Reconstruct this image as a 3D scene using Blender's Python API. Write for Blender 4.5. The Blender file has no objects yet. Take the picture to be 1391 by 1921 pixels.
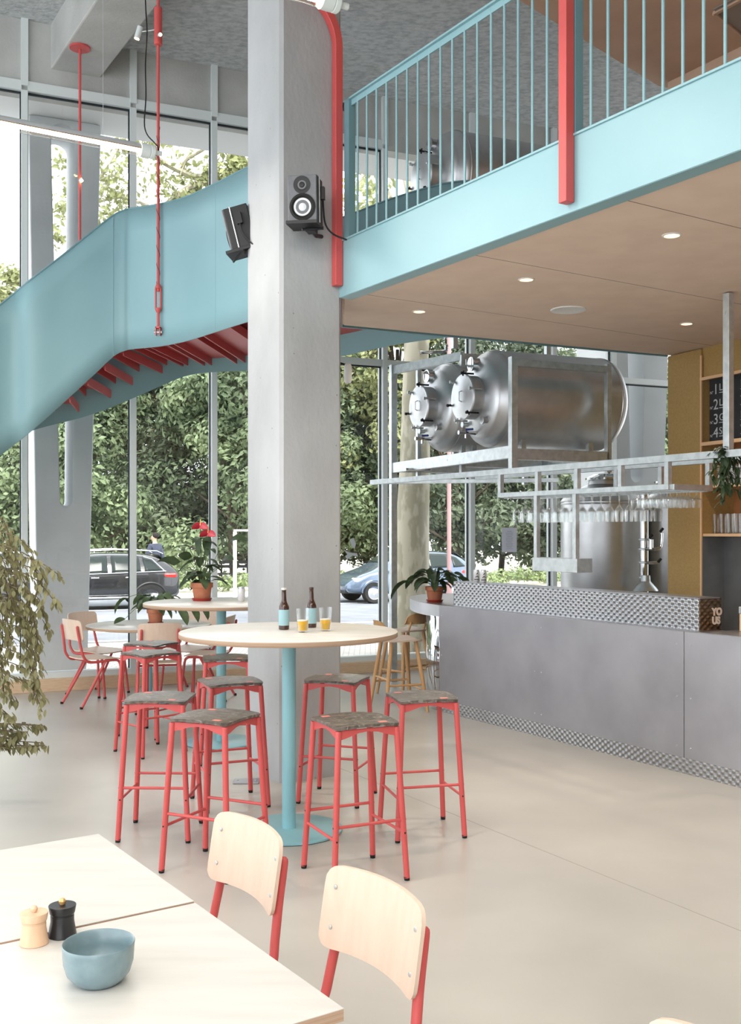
import bpy, bmesh, math, random
from mathutils import Vector, Matrix, Euler, noise

S = bpy.context.scene
COL = S.collection
PI = math.pi

# ------------------------------------------------------------------ camera
F_PX, CX, HY, EYE = 1950.0, 695.5, 1000.0, 1.64
cam_d = bpy.data.cameras.new('camera')
cam = bpy.data.objects.new('camera', cam_d)
COL.objects.link(cam)
cam.location = (0, 0, EYE)
cam.rotation_euler = (PI / 2, 0, 0)
cam_d.sensor_fit = 'HORIZONTAL'
cam_d.sensor_width = 36.0
cam_d.lens = F_PX / 1391.0 * 36.0
cam_d.shift_y = (HY - 960.5) / 1391.0
cam_d.clip_start = 0.05
cam_d.clip_end = 400
S.camera = cam

# ------------------------------------------------------------------ world, exposure
S.view_settings.view_transform = 'Standard'
S.view_settings.look = 'None'
S.view_settings.gamma = 1.0
S.view_settings.use_curve_mapping = False
S.view_settings.exposure = 1.9
S.cycles.use_denoising = True
S.cycles.max_bounces = 10
S.cycles.diffuse_bounces = 5
S.cycles.glossy_bounces = 5
S.cycles.transmission_bounces = 8
S.cycles.transparent_max_bounces = 24
S.cycles.caustics_reflective = False
S.cycles.caustics_refractive = False
S.cycles.sample_clamp_indirect = 6.0

world = bpy.data.worlds.new('world')
S.world = world
world.use_nodes = True
wn = world.node_tree.nodes
wl = world.node_tree.links
wn.clear()
w_out = wn.new('ShaderNodeOutputWorld')
w_bg = wn.new('ShaderNodeBackground')
w_tc = wn.new('ShaderNodeTexCoord')
w_no = wn.new('ShaderNodeTexNoise')
w_no.inputs['Scale'].default_value = 2.2
w_no.inputs['Detail'].default_value = 5
w_cr = wn.new('ShaderNodeValToRGB')
w_cr.color_ramp.elements[0].position = 0.3
w_cr.color_ramp.elements[0].color = (0.84, 0.90, 0.98, 1)
w_cr.color_ramp.elements[1].position = 0.7
w_cr.color_ramp.elements[1].color = (1.0, 1.0, 1.0, 1)
wl.new(w_tc.outputs['Generated'], w_no.inputs['Vector'])
wl.new(w_no.outputs['Fac'], w_cr.inputs['Fac'])
wl.new(w_cr.outputs['Color'], w_bg.inputs['Color'])
w_bg.inputs['Strength'].default_value = 1.0
wl.new(w_bg.outputs['Background'], w_out.inputs['Surface'])

# high thin-cloud sun, soft edged
sun_d = bpy.data.lights.new('sun', 'SUN')
sun = bpy.data.objects.new('sun', sun_d)
COL.objects.link(sun)
sun_d.energy = 2.6
sun_d.angle = math.radians(25)
sun_d.color = (1.0, 0.96, 0.9)
sun.rotation_euler = Vector((-0.45, 1.0, -1.05)).to_track_quat('-Z', 'Y').to_euler()

# ------------------------------------------------------------------ helpers
def lin(c):
    def f(v):
        v /= 255.0
        return v / 12.92 if v <= 0.04045 else ((v + 0.055) / 1.055) ** 2.4
    return (f(c[0]), f(c[1]), f(c[2]), 1.0)

def scaled(c, k):
    return (c[0] * k, c[1] * k, c[2] * k)

def mat(name, rgb, rough=0.5, metal=0.0, spec=0.5, rgb2=None, nscale=8.0, ndetail=4.0,
        stretch=None, bump=0.0, bscale=60.0, ramp=(0.35, 0.65), trans=0.0, ior=1.45,
        emit=None, estr=0.0, coat=0.0, coords='Object'):
    m = bpy.data.materials.new(name)
    m.use_nodes = True
    n, l = m.node_tree.nodes, m.node_tree.links
    b = n['Principled BSDF']
    b.inputs['Base Color'].default_value = lin(rgb)
    b.inputs['Roughness'].default_value = rough
    b.inputs['Metallic'].default_value = metal
    b.inputs['Specular IOR Level'].default_value = spec
    b.inputs['Transmission Weight'].default_value = trans
    b.inputs['IOR'].default_value = ior
    b.inputs['Coat Weight'].default_value = coat
    tc = None
    if rgb2 is not None or bump:
        tc = n.new('ShaderNodeTexCoord')
        mp = n.new('ShaderNodeMapping')
        l.new(tc.outputs[coords], mp.inputs['Vector'])
        if stretch:
            mp.inputs['Scale'].default_value = stretch
    if rgb2 is not None:
        t = n.new('ShaderNodeTexNoise')
        t.inputs['Scale'].default_value = nscale
        t.inputs['Detail'].default_value = ndetail
        l.new(mp.outputs['Vector'], t.inputs['Vector'])
        r = n.new('ShaderNodeValToRGB')
        r.color_ramp.elements[0].position = ramp[0]
        r.color_ramp.elements[1].position = ramp[1]
        r.color_ramp.elements[0].color = lin(rgb)
        r.color_ramp.elements[1].color = lin(rgb2)
        l.new(t.outputs['Fac'], r.inputs['Fac'])
        l.new(r.outputs['Color'], b.inputs['Base Color'])
    if bump:
        t2 = n.new('ShaderNodeTexNoise')
        t2.inputs['Scale'].default_value = bscale
        t2.inputs['Detail'].default_value = 6
        l.new(mp.outputs['Vector'], t2.inputs['Vector'])
        bp = n.new('ShaderNodeBump')
        bp.inputs['Strength'].default_value = bump
        bp.inputs['Distance'].default_value = 0.01
        l.new(t2.outputs['Fac'], bp.inputs['Height'])
        l.new(bp.outputs['Normal'], b.inputs['Normal'])
    if emit is not None:
        b.inputs['Emission Color'].default_value = lin(emit)
        b.inputs['Emission Strength'].default_value = estr
    return m

def glass_pane_mat(name, tint=(251, 252, 252), refl=0.8):
    m = bpy.data.materials.new(name)
    m.use_nodes = True
    n, l = m.node_tree.nodes, m.node_tree.links
    n.clear()
    o = n.new('ShaderNodeOutputMaterial')
    mx = n.new('ShaderNodeMixShader')
    tr = n.new('ShaderNodeBsdfTransparent')
    tr.inputs['Color'].default_value = lin(tint)
    gl = n.new('ShaderNodeBsdfGlossy')
    gl.inputs['Roughness'].default_value = 0.0
    fr = n.new('ShaderNodeFresnel')
    fr.inputs['IOR'].default_value = 1.45
    mt = n.new('ShaderNodeMath')
    mt.operation = 'MULTIPLY'
    mt.inputs[1].default_value = refl
    l.new(fr.outputs['Fac'], mt.inputs[0])
    l.new(mt.outputs[0], mx.inputs['Fac'])
    l.new(tr.outputs[0], mx.inputs[1])
    l.new(gl.outputs[0], mx.inputs[2])
    l.new(mx.outputs[0], o.inputs['Surface'])
    return m

def leaf_mat(name, c1, c2, c3=None, nscale=0.6, transl=0.35):
    m = bpy.data.materials.new(name)
    m.use_nodes = True
    n, l = m.node_tree.nodes, m.node_tree.links
    b = n['Principled BSDF']
    b.inputs['Roughness'].default_value = 0.5
    b.inputs['Specular IOR Level'].default_value = 0.35
    tc = n.new('ShaderNodeTexCoord')
    t = n.new('ShaderNodeTexNoise')
    t.inputs['Scale'].default_value = nscale
    t.inputs['Detail'].default_value = 3
    l.new(tc.outputs['Object'], t.inputs['Vector'])
    r = n.new('ShaderNodeValToRGB')
    r.color_ramp.elements[0].position = 0.35
    r.color_ramp.elements[1].position = 0.65
    r.color_ramp.elements[0].color = lin(c1)
    r.color_ramp.elements[1].color = lin(c2)
    if c3:
        e = r.color_ramp.elements.new(0.8)
        e.color = lin(c3)
    l.new(t.outputs['Fac'], r.inputs['Fac'])
    l.new(r.outputs['Color'], b.inputs['Base Color'])
    o = n['Material Output']
    mx = n.new('ShaderNodeMixShader')
    mx.inputs['Fac'].default_value = transl
    td = n.new('ShaderNodeBsdfTranslucent')
    l.new(r.outputs['Color'], td.inputs['Color'])
    l.new(b.outputs[0], mx.inputs[1])
    l.new(td.outputs[0], mx.inputs[2])
    l.new(mx.outputs[0], o.inputs['Surface'])
    return m

class MB:
    """collects geometry for one mesh"""
    def __init__(s):
        s.v, s.f = [], []

    def add(s, vs, fs):
        k = len(s.v)
        s.v += [Vector(p) for p in vs]
        s.f += [tuple(i + k for i in f) for f in fs]
        return s

    def box(s, c, size, ax=None):
        """c centre, size along the axes ax = (X, Y, Z) unit vectors"""
        c = Vector(c)
        X, Y, Z = ax if ax else (Vector((1, 0, 0)), Vector((0, 1, 0)), Vector((0, 0, 1)))
        X, Y, Z = Vector(X) * size[0] / 2, Vector(Y) * size[1] / 2, Vector(Z) * size[2] / 2
        vs = [c + X * i + Y * j + Z * k for k in (-1, 1) for j in (-1, 1) for i in (-1, 1)]
        return s.add(vs, [(0, 2, 3, 1), (4, 5, 7, 6), (0, 1, 5, 4), (2, 6, 7, 3), (0, 4, 6, 2), (1, 3, 7, 5)])

    def bar(s, a, b, w, h, up=(0, 0, 1)):
        a, b = Vector(a), Vector(b)
        Z = (b - a)
        L = Z.length
        Z.normalize()
        U_ = Vector(up)
        if abs(Z.dot(U_)) > 0.98:
            U_ = Vector((UX, UY, 0)) if 'UX' in globals() else Vector((1, 0, 0))
        X = U_.cross(Z).normalized()
        Y = Z.cross(X)
        return s.box((a + b) / 2, (w, h, L), (X, Y, Z))

    def tube(s, pts, r, n=8, cap=True, closed=False):
        pts = [Vector(p) for p in pts]
        m = len(pts)
        rs = r if isinstance(r, (list, tuple)) else [r] * m
        k0 = len(s.v)
        prev = None
        for i, p in enumerate(pts):
            if closed:
                t = (pts[(i + 1) % m] - pts[i - 1])
            else:
                t = pts[min(i + 1, m - 1)] - pts[max(i - 1, 0)]
            t.normalize()
            if prev is None:
                a = Vector((0, 0, 1)) if abs(t.z) < 0.9 else Vector((1, 0, 0))
                x = a.cross(t).normalized()
            else:
                x = (prev - t * prev.dot(t)).normalized()
            prev = x
            y = t.cross(x)
            for j in range(n):
                a = 2 * PI * j / n
                s.v.append(p + (x * math.cos(a) + y * math.sin(a)) * rs[i])
        rng = m if closed else m - 1
        for i in range(rng):
            for j in range(n):
                a = k0 + i * n + j
                b = k0 + i * n + (j + 1) % n
                c = k0 + ((i + 1) % m) * n + (j + 1) % n
                d = k0 + ((i + 1) % m) * n + j
                s.f.append((a, b, c, d))
        if cap and not closed:
            s.f.append(tuple(k0 + j for j in reversed(range(n))))
            s.f.append(tuple(k0 + (m - 1) * n + j for j in range(n)))
        return s

    def lathe(s, prof, c=(0, 0, 0), n=24, axis=None, side=None):
        """prof list of (r, h) revolved round axis through c"""
        c = Vector(c)
        Z = Vector(axis).normalized() if axis else Vector((0, 0, 1))
        a = Vector((0, 0, 1)) if abs(Z.z) < 0.9 else Vector((1, 0, 0))
        X = a.cross(Z).normalized()
        Y = Z.cross(X)
        k0 = len(s.v)
        rows = []
        for r, h in prof:
            if r < 1e-6:
                rows.append([len(s.v)])
                s.v.append(c + Z * h)
            else:
                row = []
                for j in range(n):
                    t = 2 * PI * j / n
                    row.append(len(s.v))
                    s.v.append(c + Z * h + (X * math.cos(t) + Y * math.sin(t)) * r)
                rows.append(row)
        for p, q in zip(rows, rows[1:]):
            for j in range(n):
                a1, b1 = p[j % len(p)], p[(j + 1) % len(p)]
                a2, b2 = q[j % len(q)], q[(j + 1) % len(q)]
                if len(p) == 1 and len(q) == 1:
                    continue
                if len(p) == 1:
                    s.f.append((a1, b2, a2))
                elif len(q) == 1:
                    s.f.append((a1, b1, a2))
                else:
                    s.f.append((a1, b1, b2, a2))
        return s

    def prism(s, poly, z0, z1):
        """plan polygon between two heights; CCW seen from above"""
        area = sum(poly[i][0] * poly[(i + 1) % len(poly)][1] - poly[(i + 1) % len(poly)][0] * poly[i][1] for i in range(len(poly)))
        if area < 0:
            poly = poly[::-1]
        n = len(poly)
        k = len(s.v)
        s.v += [Vector((p[0], p[1], z0)) for p in poly] + [Vector((p[0], p[1], z1)) for p in poly]
        s.f.append(tuple(k + i for i in reversed(range(n))))
        s.f.append(tuple(k + n + i for i in range(n)))
        for i in range(n):
            j = (i + 1) % n
            s.f.append((k + i, k + j, k + n + j, k + n + i))
        return s

    def slab(s, poly, O, X, Y, t):
        """polygon in the (X, Y) plane at O, thickness t along X x Y"""
        O, X, Y = Vector(O), Vector(X), Vector(Y)
        N = X.cross(Y).normalized() * t
        n = len(poly)
        k = len(s.v)
        base = [O + X * p[0] + Y * p[1] for p in poly]
        s.v += base + [b + N for b in base]
        s.f.append(tuple(k + i for i in reversed(range(n))))
        s.f.append(tuple(k + n + i for i in range(n)))
        for i in range(n):
            j = (i + 1) % n
            s.f.append((k + i, k + j, k + n + j, k + n + i))
        return s

def link_mesh(name, mb, m, parent=None, world=False, smooth=True, bevel=0.0, bseg=2, angle=35, solid=0.0, subsurf=0):
    me = bpy.data.meshes.new(name)
    vs = mb.v
    loc = None
    if parent is not None and world:
        M = parent
        while M.parent is not None:
            M = M.parent
        inv = M.matrix_basis.inverted()
        vs = [inv @ p for p in vs]
    elif parent is None and world:
        xs = [p.x for p in vs]; ys = [p.y for p in vs]; zs = [p.z for p in vs]
        loc = Vector(((min(xs) + max(xs)) / 2, (min(ys) + max(ys)) / 2, min(zs)))
        vs = [p - loc for p in vs]
    me.from_pydata([tuple(p) for p in vs], [], mb.f)
    me.materials.append(m)
    if smooth:
        me.polygons.foreach_set('use_smooth', [True] * len(me.polygons))
        me.set_sharp_from_angle(angle=math.radians(angle))
    me.update()
    o = bpy.data.objects.new(name, me)
    COL.objects.link(o)
    if loc is not None:
        o.location = loc
    if parent is not None:
        o.parent = parent
    if solid:
        md = o.modifiers.new('solid', 'SOLIDIFY')
        md.thickness = abs(solid)
        md.offset = 0.0
    if bevel:
        md = o.modifiers.new('bevel', 'BEVEL')
        md.width = bevel
        md.segments = bseg
        md.limit_method = 'ANGLE'
        md.angle_limit = math.radians(40)
        md.harden_normals = False
    if subsurf:
        md = o.modifiers.new('sub', 'SUBSURF')
        md.levels = subsurf
        md.render_levels = subsurf
    return o

def tag(o, label=None, cat=None, group=None, kind=None):
    if label: o['label'] = label
    if cat: o['category'] = cat
    if group: o['group'] = group
    if kind: o['kind'] = kind
    return o

def thing(name, label, cat, loc=(0, 0, 0), rotz=0.0, group=None):
    o = bpy.data.objects.new(name, None)
    o.empty_display_size = 0.1
    COL.objects.link(o)
    o.location = loc
    o.rotation_euler = (0, 0, rotz)
    o.matrix_basis = Matrix.Translation(Vector(loc)) @ Matrix.Rotation(rotz, 4, 'Z')
    return tag(o, label, cat, group)

def struct(name, mb, m, **k):
    k.setdefault('world', False)
    o = link_mesh(name, mb, m, **k)
    o['kind'] = 'structure'
    return o

def kids(o):
    return [c for c in COL.objects if c.parent == o]

CH = {}
def dup(root, loc, rotz=None, label=None, group=None, rot=None):
    if root.name not in CH:
        CH[root.name] = [(c, kids(c)) for c in kids(root)]
    r = root.copy()
    COL.objects.link(r)
    r.location = loc
    if rotz is not None:
        r.rotation_euler = (0, 0, rotz)
    if rot is not None:
        r.rotation_euler = rot
    if label: r['label'] = label
    if group: r['group'] = group
    for ch, gs in CH[root.name]:
        c = ch.copy()
        COL.objects.link(c)
        c.parent = r
        for g in gs:
            d = g.copy()
            COL.objects.link(d)
            d.parent = c
    return r

def P(px, py, d):
    return Vector(((px - CX) / F_PX * d, d, EYE - (py - HY) / F_PX * d))

def onz(px, py, z):
    d = (EYE - z) * F_PX / (py - HY)
    return Vector(((px - CX) / F_PX * d, d, z))

def hit(px, P0, D):
    """plan point where the sight column px meets the line P0 + t D; returns t"""
    k = (px - CX) / F_PX
    return (k * P0[1] - P0[0]) / (D[0] - k * D[1])

def ip(P0, D, t, z=0.0):
    return Vector((P0[0] + D[0] * t, P0[1] + D[1] * t, z))

def spline(pts, n=8):
    pts = [Vector(p) for p in pts]
    out = []
    for i in range(len(pts) - 1):
        p0 = pts[max(i - 1, 0)]; p1 = pts[i]; p2 = pts[i + 1]; p3 = pts[min(i + 2, len(pts) - 1)]
        for k in range(n):
            t = k / n
            out.append(0.5 * ((2 * p1) + (p2 - p0) * t + (2 * p0 - 5 * p1 + 4 * p2 - p3) * t * t + (3 * p1 - p0 - 3 * p2 + p3) * t ** 3))
    out.append(pts[-1])
    return out

def text_mb(s, size, O, X, Y, depth=0.002, font_bold=0.0):
    """letters as a mesh lying in the (X, Y) plane with its lower left at O"""
    cu = bpy.data.curves.new('t', 'FONT')
    cu.body = s
    cu.size = size
    cu.extrude = depth / 2
    cu.offset = font_bold
    to = bpy.data.objects.new('t', cu)
    COL.objects.link(to)
    bpy.context.view_layer.update()
    dg = bpy.context.evaluated_depsgraph_get()
    me = bpy.data.meshes.new_from_object(to.evaluated_get(dg))
    O, X, Y = Vector(O), Vector(X).normalized(), Vector(Y).normalized()
    N = X.cross(Y)
    mb = MB()
    mb.add([O + X * v.co.x + Y * v.co.y + N * v.co.z for v in me.vertices], [tuple(p.vertices) for p in me.polygons])
    bpy.data.objects.remove(to)
    bpy.data.meshes.remove(me)
    return mb

Z3 = Vector((0, 0, 1))
aB = math.radians(31.1)
V = Vector((-math.sin(aB), math.cos(aB), 0)); U = Vector((math.cos(aB), math.sin(aB), 0))
UX, UY = U.x, U.y
aF = math.radians(32.76)
VF = Vector((-math.sin(aF), math.cos(aF), 0)); UF = Vector((math.cos(aF), math.sin(aF), 0))
W = Vector((0.916, 0.4012, 0)).normalized(); WN = Vector((-W.y, W.x, 0))
P0 = Vector((-3.79, 10.62, 0))          # on the window wall, left edge of the view
CEIL = 6.82

# ------------------------------------------------------------------ materials
M = {}
M['concrete'] = mat('concrete', (168, 169, 166), rough=0.75, rgb2=(190, 191, 188), nscale=2.2, ndetail=8, bump=0.25, bscale=40, ramp=(0.3, 0.7))
M['ceiling_concrete'] = mat('ceiling_concrete', (158, 163, 164), rough=0.85, rgb2=(192, 196, 196), nscale=14, ndetail=12, bump=0.9, bscale=30, ramp=(0.32, 0.60), stretch=(1, 1.6, 1))
M['floor'] = mat('polished_floor', (168, 165, 158), rough=0.3, rgb2=(190, 186, 178), nscale=0.8, ndetail=9, bump=0.03, bscale=5, ramp=(0.3, 0.68), spec=0.5)
M['floor'].node_tree.nodes['Principled BSDF'].inputs['Roughness'].default_value = 0.3
M['blue'] = mat('blue_paint', (134, 171, 178), rough=0.42, rgb2=(138, 175, 182), nscale=1.5, bump=0.04, bscale=220)
M['blue_dark'] = mat('teal_paint', (104, 142, 150), rough=0.45)
M['table_blue'] = mat('table_leg_paint', (136, 186, 195), rough=0.4, rgb2=(140, 190, 199), nscale=4, bump=0.05, bscale=300)
M['red'] = mat('red_paint', (196, 82, 80), rough=0.42, rgb2=(201, 87, 85), nscale=3, bump=0.05, bscale=300)
M['frame'] = mat('window_frame_paint', (214, 222, 221), rough=0.4)
M['frame_dark'] = mat('window_gasket', (30, 34, 40), rough=0.6)
M['glass'] = glass_pane_mat('window_glass')
M['wood_base'] = mat('baseboard_wood', (216, 188, 156), rough=0.6, rgb2=(206, 176, 144), nscale=14, stretch=(1, 1, 6))
M['steel'] = mat('brushed_steel', (168, 168, 172), rough=0.34, metal=1.0, rgb2=(182, 182, 186), nscale=3, ndetail=6)
M['galv'] = mat('galvanised_steel', (188, 196, 198), rough=0.38, metal=0.75, rgb2=(208, 214, 216), nscale=18, ndetail=3)
M['tank'] = mat('tank_steel', (192, 194, 196), rough=0.36, metal=0.85, rgb2=(208, 210, 212), nscale=4, ndetail=4)
M['mirror'] = mat('polished_steel', (200, 202, 204), rough=0.06, metal=1.0)
M['black'] = mat('black_plastic', (24, 24, 26), rough=0.5)
M['rubber'] = mat('black_rubber', (18, 18, 18), rough=0.7)
M['white'] = mat('white_paint', (226, 228, 228), rough=0.5)

def ply_mat():
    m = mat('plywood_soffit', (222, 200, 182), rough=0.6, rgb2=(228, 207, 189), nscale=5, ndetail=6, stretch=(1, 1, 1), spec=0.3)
    n, l = m.node_tree.nodes, m.node_tree.links
    b = n['Principled BSDF']
    # panel joints every 1.17 m square to the fascia
    tc = n.new('ShaderNodeTexCoord')
    dt = n.new('ShaderNodeVectorMath'); dt.operation = 'DOT_PRODUCT'
    dt.inputs[1].default_value = (VF.x, VF.y, 0)
    l.new(tc.outputs['Object'], dt.inputs[0])
    a = n.new('ShaderNodeMath'); a.operation = 'ADD'; a.inputs[1].default_value = -4.70 + 1.17 * 10
    l.new(dt.outputs['Value'], a.inputs[0])
    md = n.new('ShaderNodeMath'); md.operation = 'MODULO'; md.inputs[1].default_value = 1.17
    l.new(a.outputs[0], md.inputs[0])
    lt = n.new('ShaderNodeMath'); lt.operation = 'LESS_THAN'; lt.inputs[1].default_value = 0.006
    l.new(md.outputs[0], lt.inputs[0])
    mx = n.new('ShaderNodeMixRGB')
    src = b.inputs['Base Color'].links[0].from_socket
    l.new(lt.outputs[0], mx.inputs['Fac'])
    l.new(src, mx.inputs[1])
    mx.inputs[2].default_value = lin((70, 55, 44))
    l.new(mx.outputs[0], b.inputs['Base Color'])
    return m
M['ply'] = ply_mat()
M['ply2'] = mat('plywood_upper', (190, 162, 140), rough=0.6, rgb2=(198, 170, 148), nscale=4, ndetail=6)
M['ochre'] = mat('ochre_board', (164, 134, 82), rough=0.8, rgb2=(173, 143, 91), nscale=60, ndetail=2, bump=0.2, bscale=220)
M['birch'] = mat('birch_top', (203, 200, 194), rough=0.3, rgb2=(216, 213, 207), nscale=3, ndetail=8, stretch=(1, 6, 1), ramp=(0.3, 0.7))
M['ply_edge'] = mat('birch_edge', (190, 164, 140), rough=0.6, rgb2=(172, 142, 118), nscale=3, stretch=(0.2, 0.2, 90))
M['beech'] = mat('beech_ply', (216, 192, 172), rough=0.42, rgb2=(222, 200, 181), nscale=5, ndetail=6, stretch=(8, 8, 1.0), ramp=(0.3, 0.7))
M['oak'] = mat('oak', (196, 152, 104), rough=0.5, rgb2=(208, 166, 120), nscale=8, stretch=(4, 4, 0.7))

# ------------------------------------------------------------------ structure
fl = MB(); fl.prism([(-9, -4), (9, -4), ip(P0, W, 13.5)[:2], ip(P0, W, -5.0)[:2]], -0.25, 0.0)
struct('floor', fl, M['floor'], smooth=False)
M['joint'] = mat('floor_joint', (150, 147, 141), rough=0.5)
ja, jb_ = onz(872, 1536, 0.0), onz(1330, 1722, 0.0)
jd = (jb_ - ja).normalized()
jn = MB(); jn.box((ja + jb_) / 2 + Z3 * 0.0004, ((jb_ - ja).length + 3.0, 0.004, 0.0008), (jd, Vector((-jd.y, jd.x, 0)), Z3))
struct('trim_floor_joint', jn, M['joint'], smooth=False)

def wpt(px):
    return hit(px, P0, W)

sA, sB = wpt(96), wpt(190)
pA, pB = ip(P0, W, sA), ip(P0, W, sB)
back = 16.0
c1 = MB(); c1.prism([tuple(ip(P0, W, -6.0)[:2]), tuple((pA + V * 0.4)[:2]), tuple((pA - V * back)[:2]), (-12, -6)], CEIL + 0.12, CEIL + 0.4)
struct('ceiling_left', c1, M['ceiling_concrete'], smooth=False)
c2 = MB(); c2.prism([tuple((pB + V * 0.4)[:2]), tuple(ip(P0, W, 14)[:2]), (10, -6), tuple((pB - V * back)[:2])], CEIL, CEIL + 0.4)
struct('ceiling', c2, M['ceiling_concrete'], smooth=False)
bm_ = MB(); bm_.prism([tuple((pA + V * 0.3)[:2]), tuple((pB + V * 0.3)[:2]), tuple((pB - V * back)[:2]), tuple((pA - V * back)[:2])], 6.48, CEIL + 0.3)
tag(struct('ceiling_beam', bm_, M['concrete'], smooth=False, bevel=0.015))

# concrete band over the windows, with joint strips over the mullions
WT = 6.2
band = MB()
band.box(ip(P0, W, 4.0, (WT + CEIL) / 2 + 0.1) + WN * 0.12, (20, 0.2, CEIL - WT + 0.2), (W, WN, Z3))
struct('wall_back_band', band, M['concrete'], smooth=False)
solid = MB()
s_end = wpt(838)
solid.box(ip(P0, W, (s_end + 13.5) / 2, (4.3 + WT) / 2) + WN * 0.1, (13.5 - s_end, 0.2, WT - 4.3), (W, WN, Z3))
struct('wall_back_upper', solid, M['concrete'], smooth=False)
bb = MB()
bb.box(ip(P0, W, 4.2, 0.065) - WN * 0.03, (18.4, 0.1, 0.13), (W, WN, Z3))
struct('baseboard_back', bb, M['wood_base'], smooth=False, bevel=0.004)

mull = [-4.9, -3.6, -2.3, -1.0, wpt(46), wpt(250), wpt(402), 3.28, wpt(722), wpt(886), wpt(1040), wpt(1152), 9.0, 10.3]
TR = 3.66
for i in range(len(mull) - 1):
    a, b = mull[i], mull[i + 1]
    top = WT if b <= s_end + 0.3 else 4.3
    fb = MB()
    # mullion, sill, transom, head
    fb.box(ip(P0, W, a, (0.13 + WT) / 2) + WN * 0.05, (0.062, 0.15, WT - 0.13), (W, WN, Z3))
    if i == len(mull) - 2:
        fb.box(ip(P0, W, b, (0.13 + WT) / 2) + WN * 0.05, (0.062, 0.15, WT - 0.13), (W, WN, Z3))
    m_ = (a + b) / 2
    L = b - a - 0.06
    fb.box(ip(P0, W, m_, 0.16) + WN * 0.05, (L, 0.14, 0.06), (W, WN, Z3))
    fb.box(ip(P0, W, m_, TR) + WN * 0.05, (L, 0.13, 0.075), (W, WN, Z3))
    fb.box(ip(P0, W, m_, top + 0.05) + WN * 0.05, (L, 0.13, 0.1), (W, WN, Z3))
    # joint strip on the concrete band
    fb.box(ip(P0, W, a, (WT + CEIL) / 2 + 0.1) + WN * 0.0, (0.07, 0.05, CEIL - WT + 0.1), (W, WN, Z3))
    fr = struct('window_%d' % (i + 1), fb, M['frame'], smooth=False)
    gb = MB()
    for z0, z1 in ((0.19, TR - 0.04), (TR + 0.04, top)):
        gb.box(ip(P0, W, m_, (z0 + z1) / 2) + WN * 0.07, (L, 0.004, z1 - z0), (W, WN, Z3))
    link_mesh('pane', gb, M['glass'], fr, smooth=False)
    kb = MB()
    for z0, z1 in ((0.19, TR - 0.037), (TR + 0.037, top)):
        for sx in (a + 0.036, b - 0.036):
            kb.box(ip(P0, W, sx, (z0 + z1) / 2) + WN * 0.055, (0.012, 0.03, z1 - z0), (W, WN, Z3))
        kb.box(ip(P0, W, m_, z1 - 0.008) + WN * 0.055, (L, 0.03, 0.016), (W, WN, Z3))
    link_mesh('gasket', kb, M['frame_dark'], fr, smooth=False)

# exterior overhang above the windows
ov = MB()
ov.prism([tuple((ip(P0, W, -7) + WN * 0.25)[:2]), tuple((ip(P0, W, 13) + WN * 0.25)[:2]), tuple((ip(P0, W, 13) + WN * 1.05)[:2]), tuple((ip(P0, W, -7) + WN * 1.05)[:2])], 6.26, 6.7)
struct('trim_overhang', ov, M['white'], smooth=False)

# left glazed side, far off the left of the picture, and solid right wall
PL = ip(P0, W, -4.95)
for k in range(8):
    a = PL - V * (k * 1.7)
    lb = MB()
    lb.box(a + Z3 * 3.2, (0.08, 0.12, 6.4), (U, V, Z3))
    lb.box(a - V * 0.85 + Z3 * 6.55, (0.1, 1.62, 0.5), (U, V, Z3))
    lb.box(a - V * 0.85 + Z3 * 0.1, (0.1, 1.62, 0.2), (U, V, Z3))
    lb.box(a - V * 0.85 + Z3 * TR, (0.08, 1.62, 0.075), (U, V, Z3))
    struct('window_%d' % (20 + k), lb, M['frame'], smooth=False)
M['wall_white'] = mat('white_wall', (214, 212, 206), rough=0.8)
wr = MB(); wr.box((7.6, 4.5, 3.4), (0.2, 16, 6.8))
struct('wall_right', wr, M['wall_white'], smooth=False)
wf = MB(); wf.box((4.1, -3.6, 3.4), (7.2, 0.2, 6.8))  # unseen wall added behind the camera to hold back frontal light
struct('wall_front_light_block', wf, M['wall_white'], smooth=False)

# column (footprint from its three visible corners)
Cc = Vector((-0.588, 6.80, 0))
cw, cd = 0.461, 0.538
ch = 0.022
cp = [Cc + U * ch, Cc + U * (cw - ch), Cc + U * cw + V * ch, Cc + U * cw + V * (cd - ch), Cc + U * (cw - ch) + V * cd, Cc + U * ch + V * cd, Cc + V * (cd - ch), Cc + V * ch]
cm = MB(); cm.prism([tuple(p[:2]) for p in cp], -0.02, CEIL + 0.05)
M['column'] = mat('column_concrete', (148, 150, 151), rough=0.7, rgb2=(180, 182, 184), nscale=1.3, ndetail=10, bump=0.3, bscale=30, ramp=(0.3, 0.7), stretch=(1, 1, 0.6))
def pits(m):
    n, l = m.node_tree.nodes, m.node_tree.links
    b = n['Principled BSDF']
    tc = n.new('ShaderNodeTexCoord')
    vo = n.new('ShaderNodeTexVoronoi'); vo.inputs['Scale'].default_value = 9
    l.new(tc.outputs['Object'], vo.inputs['Vector'])
    lt = n.new('ShaderNodeMath'); lt.operation = 'LESS_THAN'; lt.inputs[1].default_value = 0.045
    l.new(vo.outputs['Distance'], lt.inputs[0])
    mx = n.new('ShaderNodeMixRGB')
    src = b.inputs['Base Color'].links[0].from_socket
    l.new(lt.outputs[0], mx.inputs['Fac']); l.new(src, mx.inputs[1])
    mx.inputs[2].default_value = lin((120, 120, 118))
    l.new(mx.outputs[0], b.inputs['Base Color'])
pits(M['column'])
struct('wall_column', cm, M['column'], smooth=False)

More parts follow.
